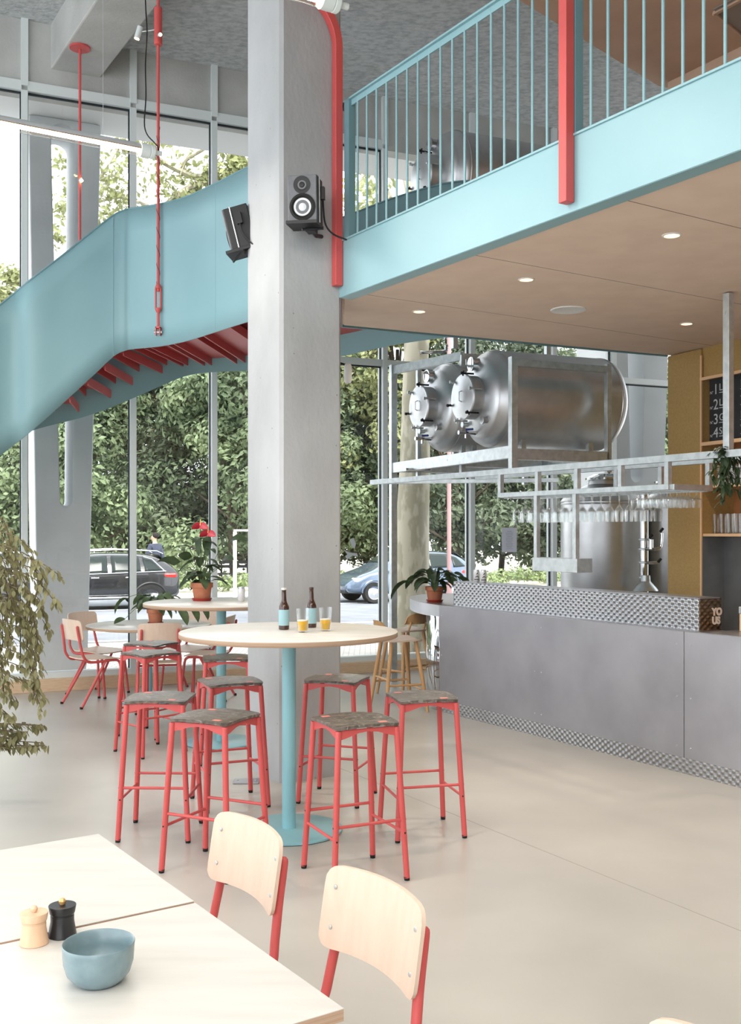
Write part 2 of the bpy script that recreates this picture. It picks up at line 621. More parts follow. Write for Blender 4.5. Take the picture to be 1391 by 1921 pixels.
# mezzanine slab
SM = Vector((-0.193, 7.038, 0))
EM = SM - VF * 6.2
rearL = Vector((-0.216, 8.02, 0)); K0 = Vector((2.68, 9.36, 0))
ZB, ZT = 3.23, 3.60
mz = [SM, EM, Vector((7.5, 3.6, 0)), Vector((7.5, 11.4, 0)), K0, rearL]
mzb = MB(); mzb.prism([tuple((p)[:2]) for p in mz], ZB + 0.02, ZT - 0.02)
struct('floor_mezzanine', mzb, M['wood_base'], smooth=False)
sf = MB(); sf.prism([tuple(p[:2]) for p in [SM + UF * 0.02 - VF * 0.0, EM + UF * 0.02, Vector((7.5, 3.6, 0)), Vector((7.5, 11.3, 0)), K0 - WN * 0.02, rearL - WN * 0.03]], ZB + 0.008, ZB + 0.022)
struct('ceiling_soffit', sf, M['ply'], smooth=False)
tf = MB()
L = 6.2
cen = (SM + EM) / 2
tf.box(cen - UF * 0.012 + Z3 * (ZB + ZT) / 2, (0.024, L, ZT - ZB), (UF, VF, Z3))
tf.box(cen + UF * 0.03 + Z3 * (ZB + 0.004), (0.10, L, 0.012), (UF, VF, Z3))
tf.box(cen - UF * 0.01 + Z3 * (ZT + 0.004), (0.05, L, 0.012), (UF, VF, Z3))
struct('trim_1', tf, M['blue'], smooth=False, bevel=0.002)
tr2 = MB()
r_dir = (K0 - rearL).normalized(); r_n = Vector((-r_dir.y, r_dir.x, 0))
tr2.box((rearL + K0) / 2 + r_n * 0.012 + Z3 * (ZB + ZT) / 2, ((K0 - rearL).length, 0.024, ZT - ZB), (r_dir, r_n, Z3))
struct('trim_2', tr2, M['blue_dark'], smooth=False)

# back-bar wall: ochre board end, niche with chalkboard, shelves, tap alcove
Q = -WN
QW = Q.copy()
def kb_(q, w, z):
    return K0 + Q * q + W * w + Z3 * z
q0 = hit(1316, K0, Q)
wl_ = MB()
wl_.prism([tuple(kb_(0, 0, 0)[:2]), tuple(kb_(q0, 0, 0)[:2]), tuple(kb_(q0, 1.6, 0)[:2]), tuple(kb_(0, 1.6, 0)[:2])], 0, ZB)
struct('wall_bar', wl_, M['ochre'], smooth=False)
wu = MB()
wu.prism([tuple(K0[:2]), tuple((K0 - V * 5)[:2]), tuple((K0 - V * 5 + U * 0.3)[:2]), tuple((K0 + U * 0.3)[:2])], ZT, 5.7)
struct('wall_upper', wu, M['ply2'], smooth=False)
# upper plywood ceiling
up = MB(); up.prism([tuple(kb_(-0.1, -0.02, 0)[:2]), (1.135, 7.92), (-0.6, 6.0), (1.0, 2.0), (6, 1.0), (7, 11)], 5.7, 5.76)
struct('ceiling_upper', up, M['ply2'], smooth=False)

# ------------------------------------------------------------------ yellow wall niche parts (structure)
nb = MB()
nb.box(kb_(q0 + 1.6, 0.02 + 0.8, 3.11), (1.6, 3.2, 0.28), (W, Q, Z3))         # ochre above the niche
struct('wall_bar_top', nb, M['ochre'], smooth=False)
nk = MB()
nk.box(kb_(q0 + 1.6, 0.40, 1.1), (0.02, 3.2, 2.2), (W, Q, Z3))
M['niche'] = mat('niche_wood', (186, 130, 88), rough=0.55, rgb2=(176, 120, 80), nscale=6)
nk2 = MB(); nk2.box(kb_(q0 + 1.6, 0.385, 2.3), (0.03, 3.2, 1.34), (W, Q, Z3))
struct('wall_niche', nk2, M['niche'], smooth=False)
M['alcove'] = mat('alcove_steel', (132, 131, 130), rough=0.42, metal=0.7, rgb2=(144, 143, 142), nscale=5)
nk3 = MB(); nk3.box(kb_(q0 + 1.6, 0.30, 0.82), (0.1, 3.2, 1.62), (W, Q, Z3)); nk3.box(kb_(q0 + 0.004, 0.13, 0.82), (0.25, 0.006, 1.62), (W, Q, Z3))
struct('wall_alcove', nk3, M['alcove'], smooth=False)
M['trimw'] = mat('trim_wood', (222, 182, 140), rough=0.5)
tw = MB()
tw.box(kb_(q0 + 0.006, -0.004, 1.62), (0.012, 0.016, 3.1), (W, Q, Z3))
tw.box(kb_(q0 + 1.6, 0.0, 2.965), (0.03, 3.2, 0.025), (W, Q, Z3))
tw.box(kb_(q0 + 1.6, 0.02, 2.405), (0.06, 3.2, 0.03), (W, Q, Z3))
struct('trim_3', tw, M['trimw'], smooth=False)

# chalkboard with chalk writing
M['chalkboard'] = mat('chalkboard', (34, 35, 38), rough=0.7, rgb2=(46, 47, 50), nscale=6)
M['chalk'] = mat('chalk', (188, 190, 192), rough=0.9)
cbt = thing('chalkboard', 'black chalkboard menu with white chalk lettering on the ochre wall', 'chalkboard', kb_(q0 + 0.05, 0.05, 2.42))
m1 = MB(); m1.box(kb_(q0 + 0.85, 0.055, 2.685), (0.012, 1.6, 0.54), (W, Q, Z3))
link_mesh('board', m1, M['chalkboard'], cbt, world=True, smooth=False)
txt = [('1', 'L', 'DI', 2.83), ('2', 'LA', 'TH', 2.70), ('3', 'GRA', 'M V', 2.575), ('4', 'SLA', 'W', 2.46)]
for k, (a_, b_, c_, z) in enumerate(txt):
    w = MB()
    t = text_mb('N°', 0.035, kb_(q0 + 0.06, 0.045, z), Q, Z3, 0.002); w.add(t.v, t.f)
    t = text_mb(a_, 0.125, kb_(q0 + 0.10, 0.045, z - 0.005), Q, Z3, 0.002); w.add(t.v, t.f)
    t = text_mb(b_, 0.085, kb_(q0 + 0.17, 0.045, z + 0.02), Q, Z3, 0.002); w.add(t.v, t.f)
    t = text_mb(c_, 0.085, kb_(q0 + 0.42, 0.045, z + 0.02), Q, Z3, 0.002); w.add(t.v, t.f)
    for q_, l_ in ((0.17, 0.16), (0.42, 0.3)):
        w.box(kb_(q0 + q_ + l_ / 2, 0.046, z + 0.003), (0.003, l_, 0.006), (W, Q, Z3))
    link_mesh('chalk_writing', w, M['chalk'], cbt, world=True, smooth=False)

# shelves in the niche
shelf_lab = ['upper pale wooden shelf in the bar niche carrying tall glasses', 'lower pale wooden shelf over the steel tap alcove']
for z, lab in zip((2.05, 1.635), shelf_lab):
    s_ = MB(); s_.box(kb_(q0 + 1.6, 0.19, z - 0.012), (0.36, 3.18, 0.024), (W, Q, Z3))
    tag(link_mesh('wooden_shelf', s_, M['trimw'], world=True, smooth=False, bevel=0.002), lab, 'shelf')

M['clear'] = mat('clear_glass', (250, 252, 252), rough=0.02, trans=1.0, ior=1.35, spec=0.5)
def clear_mat():
    m = bpy.data.materials.new('thin_glass')
    m.use_nodes = True
    n, l = m.node_tree.nodes, m.node_tree.links
    n.clear()
    o = n.new('ShaderNodeOutputMaterial')
    mx = n.new('ShaderNodeMixShader'); tr = n.new('ShaderNodeBsdfTransparent'); gl = n.new('ShaderNodeBsdfGlossy')
    tr.inputs['Color'].default_value = (0.985, 0.99, 0.99, 1)
    gl.inputs['Roughness'].default_value = 0.06
    gl.inputs['Color'].default_value = (0.95, 0.97, 0.98, 1)
    lw = n.new('ShaderNodeLayerWeight'); lw.inputs['Blend'].default_value = 0.22
    l.new(lw.outputs['Facing'], mx.inputs['Fac']); l.new(tr.outputs[0], mx.inputs[1]); l.new(gl.outputs[0], mx.inputs[2])
    l.new(mx.outputs[0], o.inputs['Surface'])
    return m
M['thin'] = clear_mat()

def tumbler_mb(h=0.15, r=0.036, rb=0.028, n=16):
    m = MB()
    m.lathe([(0, 0), (rb, 0), (rb + (r - rb) * 0.5, h * 0.5), (r, h), (r - 0.0025, h), (rb - 0.002, 0.012), (0, 0.012)], n=n)
    return m
ORD = ['first', 'second', 'third', 'fourth', 'fifth', 'sixth', 'seventh', 'eighth', 'ninth', 'tenth', 'eleventh', 'twelfth', 'thirteenth', 'fourteenth', 'fifteenth', 'sixteenth', 'seventeenth', 'eighteenth']
tl = None
for row, (z, h, off) in enumerate(((2.062, 0.17, 0.11), (1.647, 0.17, 0.055))):
    grp = 'glasses on the %s bar shelf' % ('upper', 'lower')[row]
    for k in range(7):
        for r_ in range(2):
            lab = 'clear beer glass on the %s bar shelf, %s from the left in the %s row' % (('upper', 'lower')[row], ORD[k], ('front', 'back')[r_])
            loc = kb_(q0 + off + 0.085 * k + 0.02 * r_, 0.12 + 0.11 * r_, z - 0.012)
            if tl is None:
                tl = link_mesh('beer_glass', tumbler_mb(h), M['thin']); tl.location = loc
                tag(tl, lab, 'glass', grp)
            else:
                c = tl.copy(); COL.objects.link(c); c.location = loc; tag(c, lab, 'glass', grp)

# beer taps
def tap(q, lab):
    o = thing('beer_tap', lab, 'tap', kb_(q, 0.25, 1.36), group=None)
    b = MB(); b.tube([kb_(q, 0.25, 1.40), kb_(q, 0.14, 1.40)], 0.014, 12); b.tube([kb_(q, 0.14, 1.43), kb_(q, 0.14, 1.385)], 0.018, 12)
    link_mesh('tap_body', b, M['mirror'], o, world=True)
    b = MB(); b.tube([kb_(q, 0.14, 1.385), kb_(q, 0.11, 1.30)], 0.007, 8)
    link_mesh('spout', b, M['mirror'], o, world=True)
    b = MB(); b.tube([kb_(q, 0.14, 1.43), kb_(q, 0.125, 1.46), kb_(q, 0.12, 1.49), kb_(q, 0.118, 1.53)], [0.006, 0.016, 0.022, 0.02], 12)
    link_mesh('tap_handle', b, M['black'], o, world=True)
tap(q0 + 0.42, 'chrome beer tap with black handle nearest the ochre wall')
nm = MB(); t = text_mb('1', 0.09, kb_(q0 + 0.47, 0.246, 1.54), Q, Z3, 0.002); nm.add(t.v, t.f)
M['etched'] = mat('etched_grey', (150, 152, 152), rough=0.7)
tag(link_mesh('tap_number', nm, M['etched'], world=True, smooth=False), 'pale numeral one on the steel wall above the beer tap', 'sign')

# ------------------------------------------------------------------ ceiling fittings under the mezzanine
M['lamp'] = mat('warm_lamp', (255, 236, 205), emit=(255, 196, 130), estr=1.1)
def downlight(px, py, lab):
    p = onz(px, py, ZB + 0.008)
    o = thing('recessed_downlight', lab, 'downlight', p)
    a = MB(); a.lathe([(0.052, 0.0), (0.052, -0.004), (0.042, -0.006), (0.038, 0.012)], (0, 0, 0), n=24)
    link_mesh('trim_ring', a, M['white'], o)
    b = MB(); b.lathe([(0.0, 0.0), (0.042, 0.0)], (0, 0, -0.002), n=20)
    link_mesh('lamp_face', b, M['lamp'], o)
    ld = bpy.data.lights.new('downlight_lamp', 'SPOT'); ld.energy = 22; ld.color = (1.0, 0.84, 0.68); ld.spot_size = 1.9; ld.spot_blend = 0.8; ld.shadow_soft_size = 0.04
    lo = bpy.data.objects.new('downlight_lamp', ld); COL.objects.link(lo); lo.location = p - Z3 * 0.02
downlight(988, 524, 'recessed round downlight in the soffit left of the round speaker grille')
downlight(787, 584, 'recessed round downlight in the soffit nearest the concrete column')
downlight(1261, 441, 'recessed round downlight nearest the mezzanine front edge, upper right')
downlight(1289, 607, 'recessed round downlight in the soffit above the ochre wall')
sp = onz(1067, 581, ZB + 0.008)
a = MB(); a.lathe([(0, -0.006), (0.105, -0.006), (0.115, -0.008), (0.125, -0.006), (0.128, 0.0)], sp, n=40)
tag(link_mesh('ceiling_speaker', a, M['white'], world=True), 'white round flush speaker grille in the plywood soffit', 'speaker')
g0 = Vector((2.68, 8.1, 5.70)); gd1 = -V; gd2 = Vector((0.68, 0.733, 0)).normalized()
gt = thing('ceiling_vent', 'square white framed vent in the upper plywood ceiling at top right', 'vent', g0 + (gd1 + gd2) * 0.35)
gm = MB()
for a_, b_ in ((g0, g0 + gd1 * 0.8), (g0 + gd1 * 0.8, g0 + gd1 * 0.8 + gd2 * 0.8), (g0 + gd1 * 0.8 + gd2 * 0.8, g0 + gd2 * 0.8), (g0 + gd2 * 0.8, g0)):
    gm.bar(a_ - Z3 * 0.012, b_ - Z3 * 0.012, 0.03, 0.025)
link_mesh('frame', gm, M['ply2'], gt, world=True, smooth=False)
gm = MB(); gm.box(g0 + (gd1 + gd2) * 0.4 - Z3 * 0.005, (0.76, 0.9, 0.008), (gd1, gd2, Z3))
link_mesh('grille', gm, mat('vent_grey', (140, 134, 128), rough=0.6), gt, world=True, smooth=False)

# ------------------------------------------------------------------ balustrade on the mezzanine edge
HR = 4.54
bal = thing('balustrade', 'pale blue steel balustrade of thin vertical bars along the mezzanine edge', 'railing', SM - VF * 2.5 + Z3 * (ZT + 0.01))
def fp(t, z, out=0.0):
    return SM - VF * t - UF * out + Z3 * z
hb = MB(); hb.bar(fp(0.02, HR - 0.006), fp(6.0, HR - 0.006), 0.05, 0.012); hb.bar(fp(0.02, HR - 0.03), fp(6.0, HR - 0.03), 0.012, 0.04)
link_mesh('handrail', hb, M['blue'], bal, world=True, smooth=False)
ts = [0.20 + 0.1147 * i for i in range(12)] + [1.47 + 0.1125 * i for i in range(1, 7)] + [2.345 + 0.1128 * i for i in range(0, 18)]
for t in ts:
    b_ = MB(); b_.tube([fp(t, ZT + 0.008), fp(t, HR - 0.02)], 0.0075, 8)
    link_mesh('baluster', b_, M['blue'], bal, world=True)
for t in (0.10, 2.235, 4.45):
    b_ = MB(); b_.bar(fp(t, ZT), fp(t, HR - 0.01), 0.012, 0.06, up=tuple(UF)) if False else b_.box(fp(t, (ZT + HR) / 2), (0.05, 0.06, HR - ZT), (UF, VF, Z3))
    link_mesh('newel_plate', b_, M['blue_dark'], bal, world=True, smooth=False)

# red square posts bolted outside the fascia
def red_post(t, z0, path, brackets, lab):
    o = thing('red_post', lab, 'post', fp(t, z0, 0.055))
    b_ = MB()
    pts = [fp(t, z0, 0.055)] + path
    n = len(pts)
    w = 0.0275
    # square tube swept in the UF-Z plane
    k0 = len(b_.v)
    for i, p in enumerate(pts):
        tt = (pts[min(i + 1, n - 1)] - pts[max(i - 1, 0)]).normalized()
        nn = VF
        bb_ = tt.cross(nn).normalized()
        for sx, sy in ((-1, -1), (1, -1), (1, 1), (-1, 1)):
            b_.v.append(p + bb_ * w * sx + nn * w * sy)
    for i in range(n - 1):
        for j in range(4):
            b_.f.append((k0 + i * 4 + j, k0 + i * 4 + (j + 1) % 4, k0 + i * 4 + 4 + (j + 1) % 4, k0 + i * 4 + 4 + j))
    b_.f.append((k0, k0 + 3, k0 + 2, k0 + 1)); b_.f.append(tuple(k0 + (n - 1) * 4 + j for j in range(4)))
    link_mesh('square_tube', b_, M['red'], o, world=True, bevel=0.003, angle=30)
    for z in brackets:
        c = MB(); c.box(fp(t - 0.045, z, 0.03), (0.012, 0.06, 0.07), (UF, VF, Z3)); 
        br = link_mesh('bracket', c, M['red'], o, world=True, smooth=False, bevel=0.003)
        c = MB(); c.lathe([(0, 0.012), (0.009, 0.012), (0.011, 0.002), (0.011, 0)], fp(t - 0.05, z, 0.036), 10, axis=-UF)
        link_mesh('bolt', c, M['galv'], br, world=True)
zb1 = 3.30
arcz = 4.90
R_ = 0.33
arc = [fp(0.03, arcz, 0.055)] + [fp(0.03, arcz + R_ * math.sin(a), 0.055 + R_ * (1 - math.cos(a))) for a in [PI / 2 * i / 12 for i in range(1, 13)]] + [fp(0.03, arcz + R_, 0.055 + R_ + 0.55)]
red_post(0.03, zb1, arc, (4.43, 3.68), 'red square steel post curving over at the top beside the concrete column')
red_post(2.23, 3.27, [fp(2.23, CEIL, 0.055)], (3.70,), 'straight red square steel post on the mezzanine front edge')

# ------------------------------------------------------------------ curved stair
front = [(-420, 905, 1165, 7.6), (-200, 735, 1010, 8.3), (0, 573, 855, 9.1), (60, 524, 808, 9.17), (120, 478, 755, 9.3), (180, 430, 700, 9.42), (213, 405, 669, 9.48), (232, 396, 659, 9.50), (250, 391.5, 655, 9.50), (300, 384, 650, 9.36), (350, 370, 640, 9.12), (405, 345, 623, 8.75), (462, 316, 605, 8.38), (515, 292, 592, 8.0), (560, 282, 584, 7.72)]
def sheet(rows, n=6):
    top = spline([P(a, b, d) for a, b, c, d in rows], n)
    bot = spline([P(a, c, d) for a, b, c, d in rows], n)
    return top, bot
ft, fbm = sheet(front)
st = thing('curved_stair', 'pale blue sheet steel stair curving up from lower left, red treads beneath', 'staircase', (fbm[0].x, fbm[0].y, 0))
NR = 6
m_ = MB()
for i in range(len(ft)):
    for j in range(NR + 1):
        m_.v.append(fbm[i].lerp(ft[i], j / NR))
for i in range(len(ft) - 1):
    for j in range(NR):
        a = i * (NR + 1) + j
        m_.f.append((a, a + NR + 1, a + NR + 2, a + 1))
link_mesh('front_stringer', m_, M['blue'], st, world=True, solid=0.012, angle=60)
e_ = MB(); e_.tube([p + Z3 * 0.004 for p in ft], 0.010, 6)
link_mesh('edge_bead', e_, M['blue_dark'], st, world=True)
for px in (213, 405):
    i = min(range(len(ft)), key=lambda k: abs(ft[k].x / ft[k].y * F_PX + CX - px))
    e_ = MB(); e_.bar(fbm[i] + Vector((0, -0.008, 0.01)), ft[i] + Vector((0, -0.008, -0.01)), 0.004, 0.004)
    link_mesh('weld_seam', e_, M['blue'], st, world=True, smooth=False)
rear = [(-330, 960, 8.2), (-150, 905, 9.0), (0, 838, 9.65), (60, 808, 9.9), (165, 780, 10.2), (250, 747, 10.5), (330, 712, 10.72), (370, 701, 10.78), (420, 697, 10.75), (464, 695, 10.6), (550, 685, 10.2), (643, 668, 9.75), (740, 647, 9.2), (830, 634, 8.8), (880, 632, 8.68)]
rb = spline([P(a, b, d) for a, b, d in rear], 6)
m_ = MB()
for i in range(len(rb)):
    for j in range(3):
        m_.v.append(rb[i] + Z3 * (1.29 * j / 2))
for i in range(len(rb) - 1):
    for j in range(2):
        a = i * 3 + j
        m_.f.append((a, a + 3, a + 4, a + 1))
link_mesh('rear_stringer', m_, M['blue'], st, world=True, solid=0.012, angle=60)
e_ = MB(); e_.tube([p + Z3 * 1.30 for p in rb], 0.012, 6)
link_mesh('rear_edge_bead', e_, M['blue_dark'], st, world=True)
# landing plate
def at_px(lst, px):
    best = min(range(len(lst)), key=lambda k: abs(lst[k].x / lst[k].y * F_PX + CX - px))
    return lst[best]
lp = MB()
fr_ = [at_px(fbm, x) for x in (360, 400, 440, 480, 520, 560)]
rr_ = [at_px(rb, x) for x in (420, 480, 540, 620, 720, 860)]
poly = [(p.x, p.y) for p in fr_] + [(rearL.x + 0.0, rearL.y)] + [(p.x, p.y) for p in reversed(rr_)]
for a_, b_, c_, d_ in zip(fr_, fr_[1:], rr_, rr_[1:]):
    lp.prism([(a_.x, a_.y), (b_.x, b_.y), (d_.x, d_.y), (c_.x, c_.y)], 3.50, 3.53)
link_mesh('landing_plate', lp, M['red'], st, world=True, smooth=False)
# treads: folded red plates between the two stringers
pairs = [(424, 512), (356, 444), (300, 388), (258, 346), (226, 302), (196, 256), (164, 206), (128, 150), (88, 92), (42, 30), (-10, -40)]
for k in range(len(pairs) - 3):
    fx, rx = pairs[k]
    a_ = at_px(fbm, fx); b_ = at_px(rb, rx)
    c_ = at_px(fbm, pairs[k + 1][0]); d_ = at_px(rb, pairs[k + 1][1])
    a_, b_ = a_.lerp(b_, 0.06), b_.lerp(a_, 0.03)
    c_, d_ = c_.lerp(d_, 0.06), d_.lerp(c_, 0.03)
    c2_, d2_ = a_.lerp(c_, 0.78), b_.lerp(d_, 0.78)
    z1 = min(3.44, max((a_.z + c_.z) / 2 + 0.13, (b_.z + d_.z) / 2 + 0.10))
    t = MB()
    t.prism([(a_.x, a_.y), (b_.x, b_.y), (d2_.x, d2_.y), (c2_.x, c2_.y)], z1, z1 + 0.012)
    for e0, e1 in ((a_, b_), (c2_, d2_)):
        v_ = Vector((e1.x - e0.x, e1.y - e0.y, 0)); ln = v_.length; v_.normalize()
        nn = Vector((-v_.y, v_.x, 0)); mid = Vector(((e0.x + e1.x) / 2, (e0.y + e1.y) / 2, 0))
        t.box(mid + Z3 * (z1 - 0.035), (ln, 0.012, 0.075), (v_, nn, Z3))
    link_mesh('tread', t, M['red'], st, world=True, smooth=False)
# suspension rods
def rod(px, d, zbot, lab, ztop, fork=True):
    x = (px - CX) / F_PX * d
    o = thing('suspension_rod', lab, 'rod', (x, d, zbot))
    r_ = MB(); r_.tube([(x, d, zbot + 0.36), (x, d, ztop)], 0.013, 10)
    link_mesh('rod', r_, M['red'], o, world=True)
    if fork:
        r_ = MB()
        for s_ in (-1, 1):
            r_.tube([(x + s_ * 0.02, d, zbot + 0.20), (x + s_ * 0.022, d, zbot + 0.22), (x + s_ * 0.022, d, zbot + 0.38), (x + s_ * 0.02, d, zbot + 0.40)], 0.009, 8)
        r_.lathe([(0, 0.0), (0.024, 0.0), (0.026, 0.02), (0.016, 0.04), (0, 0.04)], (x, d, zbot + 0.385), 12)
        r_.lathe([(0, 0.0), (0.016, 0.0), (0.026, 0.02), (0.024, 0.04), (0, 0.04)], (x, d, zbot + 0.17), 12)
        link_mesh('turnbuckle', r_, M['red'], o, world=True)
        r_ = MB(); r_.tube([(x, d, zbot + 0.17), (x, d, zbot + 0.02)], 0.012, 10)
        r_.box((x - 0.018, d, zbot), (0.008, 0.05, 0.07)); r_.box((x + 0.018, d, zbot), (0.008, 0.05, 0.07)); r_.box((x, d, zbot + 0.035), (0.044, 0.05, 0.014))
        link_mesh('clevis', r_, M['red'], o, world=True, smooth=False)
        r_ = MB(); r_.tube([(x - 0.035, d, zbot - 0.005), (x + 0.035, d, zbot - 0.005)], 0.014, 10)
        link_mesh('pin', r_, M['galv'], o, world=True)
    return o, x
i = min(range(len(fbm)), key=lambda k: abs(fbm[k].x / fbm[k].y * F_PX + CX - 297))
dR = fbm[i].y - 0.045
o, x = rod(297, dR, EYE + (HY - 622) / F_PX * dR, 'red suspension rod with turnbuckle in front of the blue stair sheet', CEIL)
# red lamp sleeve with two small spots on this rod
zc = EYE + (HY - 50) / F_PX * dR
lampo = thing('rod_spotlight', 'red cylinder sleeve with two small lit spots on the long red rod', 'lamp', (x, dR, zc - 0.17))
r_ = MB(); r_.lathe([(0.014, -0.17), (0.036, -0.165), (0.036, 0.165), (0.014, 0.17)], (x, dR, zc), 20)
link_mesh('sleeve', r_, M['red'], lampo, world=True)
r_ = MB(); r_.lathe([(0, 0), (0.018, 0), (0.020, 0.05), (0.013, 0.07), (0, 0.07)], (x + 0.02, dR - 0.05, zc - 0.1), 14, axis=(0.35, -1, -0.35))
link_mesh('spot_body', r_, M['galv'], lampo, world=True)
r_ = MB(); r_.lathe([(0.0, 0.0), (0.014, -0.002), (0, 0.012)], (x + 0.042, dR - 0.113, zc - 0.125), 12, axis=(0.35, -1, -0.35))
M['bulb'] = mat('bulb', (255, 230, 190), emit=(255, 200, 130), estr=14)
link_mesh('spot_bulb', r_, M['bulb'], lampo, world=True)
s2 = P(262, 60, dR)
lm2 = thing('small_spotlight', 'small pale cylinder spotlight angled down left of the black cable', 'lamp', s2)
r_ = MB(); r_.lathe([(0, 0), (0.026, 0), (0.026, 0.11), (0.0, 0.115)], s2 + Vector((-0.025, 0, -0.06)), 16, axis=(0.3, 0, 1))
link_mesh('housing', r_, M['frame'], lm2, world=True)
r_ = MB(); r_.lathe([(0, 0), (0.021, 0)], s2 + Vector((-0.025, 0, -0.063)), 14, axis=(0.3, 0, 1))
link_mesh('lens', r_, M['bulb'], lm2, world=True)
r_ = MB(); r_.tube([s2 + Vector((0.0, 0, 0.0)), Vector((x - 0.03, dR, s2.z + 0.02))], 0.005, 6)
link_mesh('arm', r_, M['galv'], lm2, world=True)
# black cable spiralling down the rod
cab = []
for px_, py_ in ((272, -110), (273, 0), (276, 60), (273, 120), (274, 180), (271, 230), (276, 252), (290, 268), (297, 278), (294, 290), (288, 292)):
    cab.append(P(px_, py_, dR - 0.02))
r_ = MB(); r_.tube(spline(cab, 4), 0.006, 6)
tag(link_mesh('power_cable', r_, M['black'], world=True), 'black power cable hanging beside the long red rod', 'cable')
r_ = MB()
hel = [Vector((x + 0.0145 * math.cos(a), dR + 0.0145 * math.sin(a), zc - 0.9 - a * 0.026)) for a in [k * 0.5 for k in range(0, 110)]]
r_.tube(hel, 0.0022, 5)
tag(link_mesh('wound_cable', r_, M['black'], world=True), 'thin black cable wound round the long red rod', 'cable')
# second rod, from the round flange under the concrete beam
d2 = 10.35
x2 = (150 - CX) / F_PX * d2
o2, _ = rod(150, d2, 3.2, 'thin red suspension rod under the concrete beam, behind the blue stair', 6.48, fork=False)
r_ = MB(); r_.lathe([(0, 0.0), (0.10, 0.0), (0.10, -0.018), (0.012, -0.02)], (x2, d2, 6.478), 28)
link_mesh('round_flange', r_, M['red'], o2, world=True)
r_ = MB(); r_.lathe([(0, -0.02), (0.02, 0), (0, 0.025)], (x2 + 0.02, d2 - 0.02, EYE + (HY - 340) / F_PX * d2), 12)
link_mesh('small_bulb', r_, M['bulb'], o2, world=True)

# ------------------------------------------------------------------ tube lamps
M['tube_clear'] = clear_mat(); M['tube_clear'].name = 'lamp_tube_clear'
M['strip'] = mat('led_strip', (255, 250, 240), emit=(255, 238, 214), estr=7.0)
M['copper'] = mat('copper_reflector', (200, 160, 130), rough=0.3, metal=0.9)
def tube_lamp(end, dirn, length, lab, power=12):
    end = Vector(end); dirn = Vector(dirn).normalized()
    a, b = end - dirn * length, end
    o = thing('tube_lamp', lab, 'lamp', (a + b) / 2)
    r_ = MB(); r_.tube([a + dirn * 0.09, b - dirn * 0.09], 0.043, 24, cap=False)
    link_mesh('clear_tube', r_, M['tube_clear'], o, world=True)
    r_ = MB(); sd = Vector((-dirn.y, dirn.x, 0))
    arc_ = [(math.cos(t) * 0.040, math.sin(t) * 0.040) for t in [PI * k / 10 for k in range(11)]]
    k0 = 0
    for q_ in (a + dirn * 0.1, b - dirn * 0.1):
        for cx_, cz_ in arc_:
            r_.v.append(q_ + sd * cx_ + Z3 * cz_)
    for k in range(10):
        r_.f.append((k, k + 1, k + 12, k + 11))
    link_mesh('reflector', r_, mat('reflector_grey', (196, 198, 200), rough=0.4), o, world=True)
    r_ = MB(); r_.box((a + b) / 2 - Z3 * 0.004, (length - 0.2, 0.052, 0.012), (dirn, sd, Z3))
    link_mesh('light_strip', r_, M['strip'], o, world=True, smooth=False)
    for s_ in (-1, 1):
        r_ = MB(); r_.bar(a + dirn * 0.1 + sd * 0.032 * s_ + Z3 * 0.004, b - dirn * 0.1 + sd * 0.032 * s_ + Z3 * 0.004, 0.006, 0.016)
        link_mesh('copper_rail', r_, M['copper'], o, world=True, smooth=False)
    for e, dd in ((a, dirn), (b, -dirn)):
        r_ = MB(); r_.lathe([(0, -0.05), (0.016, -0.05), (0.016, 0.0), (0.040, 0.0), (0.046, 0.008), (0.046, 0.03), (0.042, 0.035), (0.046, 0.04), (0.046, 0.10)], e, 24, axis=dd)
        link_mesh('end_cap', r_, M['frame'], o, world=True)
    ld = bpy.data.lights.new('tube_light', 'AREA'); ld.shape = 'RECTANGLE'; ld.size = length - 0.2; ld.size_y = 0.06; ld.energy = power; ld.color = (1, 0.94, 0.86)
    lo = bpy.data.objects.new('tube_light', ld); COL.objects.link(lo); lo.location = (a + b) / 2 - Z3 * 0.055
    lo.rotation_euler = (0, 0, math.atan2(dirn.y, dirn.x))
    r_ = MB()
    for e in (a + dirn * 0.35, b - dirn * 0.35):
        r_.tube([e + Z3 * 0.045, Vector((e.x, e.y, CEIL))], 0.0015, 5)
    link_mesh('hanging_wire', r_, M['galv'], o, world=True)
tdir = Vector((U.x, U.y, 0))
tube_lamp(P(290, 286, 7.0), tdir, 1.75, 'long lit tube lamp hanging at upper left in front of the windows')
tube_lamp(P(636, 8, 5.05), tdir, 1.75, 'lit tube lamp whose end shows at the top of the concrete column')
for k_, (x_, y_) in enumerate(((1.2, 3.4), (2.2, 1.6), (-0.4, 2.9), (0.6, 1.1), (1.6, -0.8), (-1.6, 1.4))):
    tube_lamp((x_, y_, 4.2), tdir, 1.75, 'tube lamp in the hall outside the picture, %s of six' % ('first', 'second', 'third', 'fourth', 'fifth', 'sixth')[k_], power=2.5)

